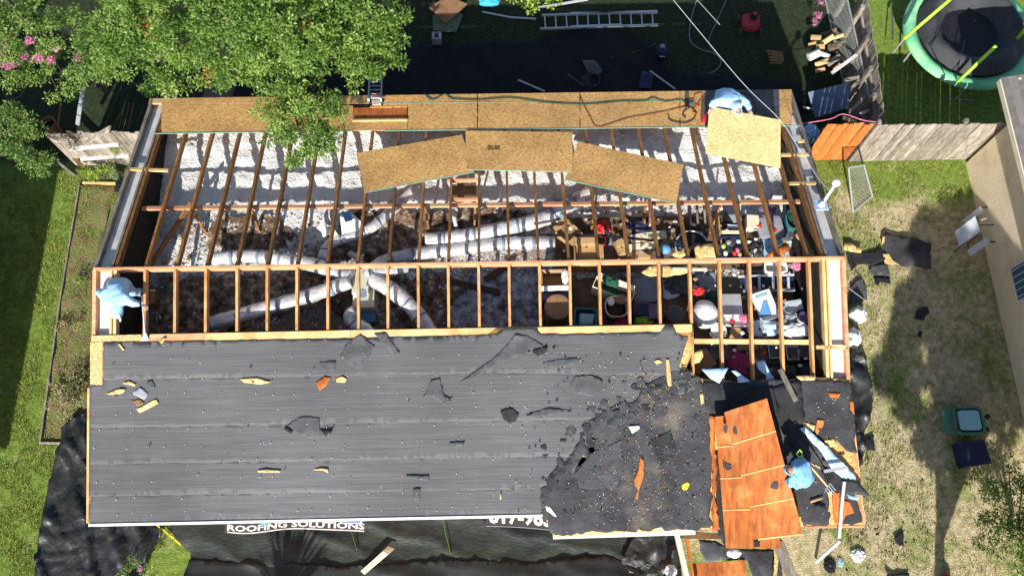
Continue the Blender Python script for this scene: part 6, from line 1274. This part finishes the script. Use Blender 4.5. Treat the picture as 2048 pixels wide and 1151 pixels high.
t = thing('nail_gun','black pneumatic nail gun on the back roof strip','nail gun',NR(1374,206,.05)); p = NR(1374,206,.06); MB().box(p,(.09,.22,.08)).build('gun_body',M['black'],t); MB().box(p+Vector((.07,-.03,0)),(.14,.05,.05)).build('handle',M['teal'],t); MB().tube([p+Vector((0,-.12,0)),p+Vector((0,-.16,-.03))],.02,8).build('nose',M['metal'],t)
t = thing('red_can','red fuel can beside the carried board','can',NR(1408,236,.02)); p = NR(1408,236,.12); MB().box(p,(.11,.15,.2)).build('can_body',M['mow_red'],t); MB().tube([p+Vector((0,.03,.1)),p+Vector((0,.05,.14))],.02,8).build('spout',M['black'],t)
t = thing('grey_tool','dark tool lying on the felt patch behind the board','tool',NR(1503,228,.03)); MB().box(NR(1503,229,.06),(.14,.08,.06)).build('tool_body',M['black'],t); MB().box(NR(1497,222,.06),(.04,.1,.04)).build('handle',M['mow_red'],t)
# ------------------------------------------------------------------ trampoline
t = thing('trampoline','round trampoline with green pad, lime poles and black net','trampoline',G(1935,40,-.3))
tc_ = G(1940,64,.6); R1, R0 = 1.78, 1.47
def ring3(r,z,n=64): return [Vector((tc_.x+r*math.cos(2*math.pi*k/n),tc_.y+r*math.sin(2*math.pi*k/n),z)) for k in range(n)]
MB().loft([ring3(R0,.58),ring3(R0,.62),ring3((R0+R1)/2,.65),ring3(R1,.62),ring3(R1+.01,.5)],cap0=False).build('safety_pad',M['tramp_green'],t,smooth=True)
M['mesh']=mat('jump_mat',[(.02,.022,.025),(.055,.058,.065)],1.2,.7,.3,bscale=12)
MB().loft([ring3(.01,.56),ring3(R0*.6,.565),ring3(R0+.01,.58)],cap0=False).build('jump_mat',M['black'],t)
# slack net lying inside and over the mat: a wrinkled sheet in three drapes
nn = 60; V=[];F=[]
for i in range(nn):
    for j in range(14):
        a = 2*math.pi*i/nn; rr = R0*(1-.055*j); z_ = .68+ .25*math.sin(j*.42)*(1+.5*noise.noise(Vector((math.cos(a)*2,math.sin(a)*2,j*.2)))); z_ += .05*noise.noise(Vector((math.cos(a)*6,math.sin(a)*6,j*.6)))
        V.append(Vector((tc_.x+rr*math.cos(a),tc_.y+rr*math.sin(a),z_)))
F=[(i*14+j,((i+1)%nn)*14+j,((i+1)%nn)*14+j+1,i*14+j+1) for i in range(nn) for j in range(13)]
obj('safety_net',V,F,M['mesh'],t,True)
for k,(a,b,e_) in enumerate((((1905,-5,1.9),(1808,78,.9),(1786,106,.3)),((1992,92,1.9),(1916,163,.8),(1916,163,.0)),((2075,30,1.7),(2030,82,.8),(2030,82,.0)))):
    MB().tube([G(*a),G(*b)],.045,12).build('foam_pole',M['lime'],t,smooth=True); MB().tube([G(*b),G(*e_)],.02,8).build('steel_pole',M['metal'],t)
for (pa,pb) in (((1870,110),(1890,150)),((1950,40),(1940,60)),((1880,60),(1860,95)),((1930,80),(1912,150))): MB().tube([G(pa[0],pa[1],.98),G(pb[0],pb[1],.85)],.014,6).build('net_cord',M['black'],t)
for a in range(6): p = Vector((tc_.x+R1*.97*math.cos(a*1.047+.3),tc_.y+R1*.97*math.sin(a*1.047+.3),.5)); MB().tube([p,(p.x,p.y,-.3)],.025,8).build('leg',M['metal'],t)
timber('grey pole lying on the grass left of the trampoline',(1784,12),(1786,80),.03,.03,'grey_d',-.3,None,'metal_pole','pole'); timber('metal tube on the shaded grass below the trampoline',(1890,197),(1945,200),.03,.03,'grey',-.3,None,'metal_pole','pole')
# ------------------------------------------------------------------ the three workers
def hand(parent, w0, d, up_, s_=1.0, thumb=1, curl=.9):
    w0 = Vector(w0); d = Vector(d).normalized(); n = Vector(up_); n = (n-d*n.dot(d)).normalized(); s2 = d.cross(n)
    me = bpy.data.meshes.new('hand'); V=[w0,w0+d*.045,w0+d*.085]; E_=[(0,1),(1,2)]; R_=[.026,.034,.032]
    for k,(o_,ln) in enumerate(((-.032,.062),(-.011,.074),(.011,.070),(.031,.055))):
        b0 = w0+d*.088+s2*o_; j1 = b0+(d*math.cos(curl*.5)-n*math.sin(curl*.5))*ln*.55; j2 = j1+(d*math.cos(curl*1.4)-n*math.sin(curl*1.4))*ln*.5; i=len(V); V += [b0,j1,j2]; E_ += [(2,i),(i,i+1),(i+1,i+2)]; R_ += [.010,.0095,.008]
    b0 = w0+d*.03+s2*thumb*.034; j1 = b0+(d*.7+s2*thumb*.6-n*.3).normalized()*.035; j2 = j1+(d*.8-n*.6).normalized()*.028; i=len(V); V += [b0,j1,j2]; E_ += [(0,i),(i,i+1),(i+1,i+2)]; R_ += [.012,.011,.009]
    bs = base(parent); me.from_pydata([tuple(v-bs) for v in V],E_,[]); o = bpy.data.objects.new('hand',me); COL.objects.link(o); o.parent=parent
    o.modifiers.new('skin','SKIN'); sk = me.skin_vertices[0].data
    for i,r_ in enumerate(R_): sk[i].radius=(r_*s_,r_*s_); 
    sk[0].use_root=True; o.modifiers.new('sub','SUBSURF').levels=1; o.modifiers['sub'].render_levels=1; me.materials.append(M['glove']); return o
def person(label, J, m_='suit', fat=1.0):
    """J: joint name -> world point; one continuous hooded coverall body"""
    J = {k:Vector(v) for k,v in J.items()}; foot = (J['anL']+J['anR'])/2; t = thing('person',label,'person',(foot.x,foot.y,min(J['anL'].z,J['anR'].z)-.08))
    names = ['pelvis','spine','chest','neck','head','crown','shL','elL','wrL','shR','elR','wrR','hiL','knL','anL','hiR','knR','anR']
    R_ = dict(pelvis=.205,spine=.20,chest=.205,neck=.095,head=.135,crown=.10,shL=.12,elL=.085,wrL=.06,shR=.12,elR=.085,wrR=.06,hiL=.14,knL=.10,anL=.08,hiR=.14,knR=.10,anR=.08)
    E_ = [('pelvis','spine'),('spine','chest'),('chest','neck'),('neck','head'),('head','crown'),('chest','shL'),('shL','elL'),('elL','wrL'),('chest','shR'),('shR','elR'),('elR','wrR'),('pelvis','hiL'),('hiL','knL'),('knL','anL'),('pelvis','hiR'),('hiR','knR'),('knR','anR')]
    me = bpy.data.meshes.new('coverall'); bs = base(t); me.from_pydata([tuple(J[k]-bs) for k in names],[(names.index(a),names.index(b)) for a,b in E_],[])
    o = bpy.data.objects.new('coverall',me); COL.objects.link(o); o.parent = t; o.modifiers.new('skin','SKIN').use_smooth_shade=True
    sk = me.skin_vertices[0].data
    for i,k in enumerate(names): sk[i].radius=(R_[k]*fat,R_[k]*fat)
    sk[0].use_root=True; s_ = o.modifiers.new('sub','SUBSURF'); s_.levels=3; s_.render_levels=3
    tx = bpy.data.textures.new('folds','CLOUDS'); tx.noise_scale=.14; dm = o.modifiers.new('folds','DISPLACE'); dm.texture=tx; dm.strength=.05; dm.mid_level=.5; dm.texture_coords='LOCAL'
    me.materials.append(M[m_])
    fd = (J['face']-J['head']).normalized()
    up_ = (J['crown']-J['head']).normalized(); rt = fd.cross(up_).normalized()
    fb_ = blob('face', J['head']+fd*.045, (.075,.095,.10), M['skin'], .03, 1, t, 3, 3); MB().tube([J['head']+fd*.11+up_*.03,J['head']+fd*.145-up_*.015],[.012,.017],7).build('nose',M['skin'],fb_)
    for sg in(-1,1): blob('eye',J['head']+fd*.118+rt*sg*.03+up_*.03,(.011,.011,.009),M['white'],0,1,fb_,1,2)
    MB().bar(J['head']+fd*.118-up_*.045-rt*.022,J['head']+fd*.118-up_*.045+rt*.022,.008,.008).build('mouth',M['magenta'],fb_)
    b = MB(); Rr=[]                            # hood rim round the face
    for k in range(21): a = k/20*2*math.pi; Rr.append(J['head']+fd*.07+rt*.098*math.cos(a)+up_*.115*math.sin(a))
    b.tube(Rr,.018,8,cap=False).build('hood_rim',M[m_],t,smooth=True)
    for s in 'LR':
        hd = J.get('hand'+s, J['wr'+s]+(J['wr'+s]-J['el'+s])); d = (hd-J['wr'+s]).normalized(); hand(t,J['wr'+s]+d*.02,d,J.get('pn'+s,UP),1.05,1 if s=='L' else -1,1.1)
        an = J['an'+s]; fdir = Vector((fd.x,fd.y,0)).normalized() if 'toe' not in J else (J['toe']).normalized()
        bo = MB(); rings=[]
        for q_,(u,w_,h_) in enumerate(((-.09,.035,.05),(-.05,.045,.085),(.02,.046,.085),(.09,.05,.06),(.15,.045,.045),(.18,.02,.03))):
            cc_ = an+fdir*u+Vector((0,0,-.07)); sdv = Vector((-fdir.y,fdir.x,0)); rings.append([cc_+sdv*w_*math.cos(a)+Vector((0,0,h_*.5+h_*.5*math.sin(a))) for a in [i*math.pi/5 for i in range(10)]])
        bo.loft(rings,cap1=True).build('boot',M['boot'],t,smooth=True)
    return t
z = 3.03
pel = G(238,566,3.92)
person('worker in pale blue hooded coverall bending in the left end bay with a scraper', dict(
 pelvis=pel, spine=G(234,580,4.06), chest=G(229,595,4.16), neck=G(231,609,4.14), head=G(233,625,4.10), crown=G(236,637,4.03), face=G(233,625,4.10)+Vector((.25,-.3,-.35)),
 shL=G(211,592,4.13), elL=G(199,582,3.95), wrL=G(207,596,3.78), handL=G(213,602,3.72), shR=G(249,598,4.16), elR=G(268,606,4.12), wrR=G(281,611,4.10), handR=G(288,614,4.10),
 hiL=pel+Vector((-.09,0,-.04)), knL=pel+Vector((-.12,-.14,-.46)), anL=Vector((pel.x-.13,pel.y+.02,z)), hiR=pel+Vector((.08,0,-.04)), knR=pel+Vector((.06,-.02,-.46)), anR=Vector((pel.x+.12,pel.y+.10,z))), 'suit', 1.02)
t = thing('scaffold_plank', 'plank across the end bay under the left worker', 'plank', (pel.x, pel.y, 2.9)); MB().box((pel.x+.05,pel.y+.05,2.925),(.55,.30,.045)).build('plank_board',M['brown_wood'],t)
for dx in (-.18,.26): MB().box((pel.x+dx,pel.y+.05,2.73),(.06,.28,.34)).build('trestle',M['brown_wood'],t)
t = thing('roof_scraper','long handled steel roof scraper held by the left worker','scraper',SR(290,678,.05)); pa, pb = G(283,580,4.06), SR(290,666,.09)
MB().tube([pa,pb],.018,10).build('shaft',M['metal'],t); MB().tube([pa,pa.lerp(pb,.12)],.027,10).build('grip',M['black'],t)
pc = SR(290,679,.05); MB().slab([pb+Vector((-.02,0,0)),pb+Vector((.02,0,0)),pc+Vector((.08,-.02,0)),pc+Vector((-.08,-.02,0))],.006,NS).build('blade',M['metal'],t)
ft = NR(1462,215,.1); pel = G(1452,186,3.40)
person('worker in white and blue coverall crouching at the back eave holding a board', dict(
 pelvis=pel, spine=G(1453,194,3.60), chest=G(1455,202,3.76), neck=G(1466,208,3.84), head=G(1474,214,3.86), crown=G(1478,221,3.86), face=G(1474,214,3.86)+Vector((.1,-.45,-.3)),
 shL=G(1476,198,3.76), elL=G(1492,206,3.68), wrL=G(1500,220,3.70), handL=G(1502,226,3.72), shR=G(1438,203,3.76), elR=G(1425,208,3.72), wrR=G(1421,215,3.74), handR=G(1420,221,3.74),
 hiL=pel+Vector((.12,0,-.04)), knL=pel+Vector((.16,-.25,-.28)), anL=NR(1466,203,.09), hiR=pel+Vector((-.12,0,-.04)), knR=pel+Vector((-.16,-.25,-.28)), anR=NR(1444,204,.09)))
f0 = SR(1604,972,.0); pel = G(1611,961,f0.z+.50)
person('worker in blue coverall crouching beside the orange plywood sheets', dict(
 pelvis=pel, spine=G(1606,950,f0.z+.72), chest=G(1600,941,f0.z+.88), neck=G(1594,938,f0.z+.97), head=G(1586,938,f0.z+.99), crown=G(1581,936,f0.z+1.0), face=G(1586,938,f0.z+.99)+Vector((-.3,-.1,-.3)),
 shL=G(1588,955,f0.z+.84), elL=G(1581,970,f0.z+.66), wrL=G(1573,957,f0.z+.58), handL=G(1569,953,f0.z+.56), shR=G(1611,929,f0.z+.86), elR=G(1597,921,f0.z+.72), wrR=G(1582,928,f0.z+.60), handR=G(1575,932,f0.z+.56),
 hiL=pel+Vector((-.09,-.07,-.02)), knL=pel+Vector((-.22,.10,-.20)), anL=SR(1596,976,.09), hiR=pel+Vector((.09,.05,-.02)), knR=pel+Vector((.05,.30,-.12)), anR=SR(1612,968,.09)), 'suit_deep', .84)
#END
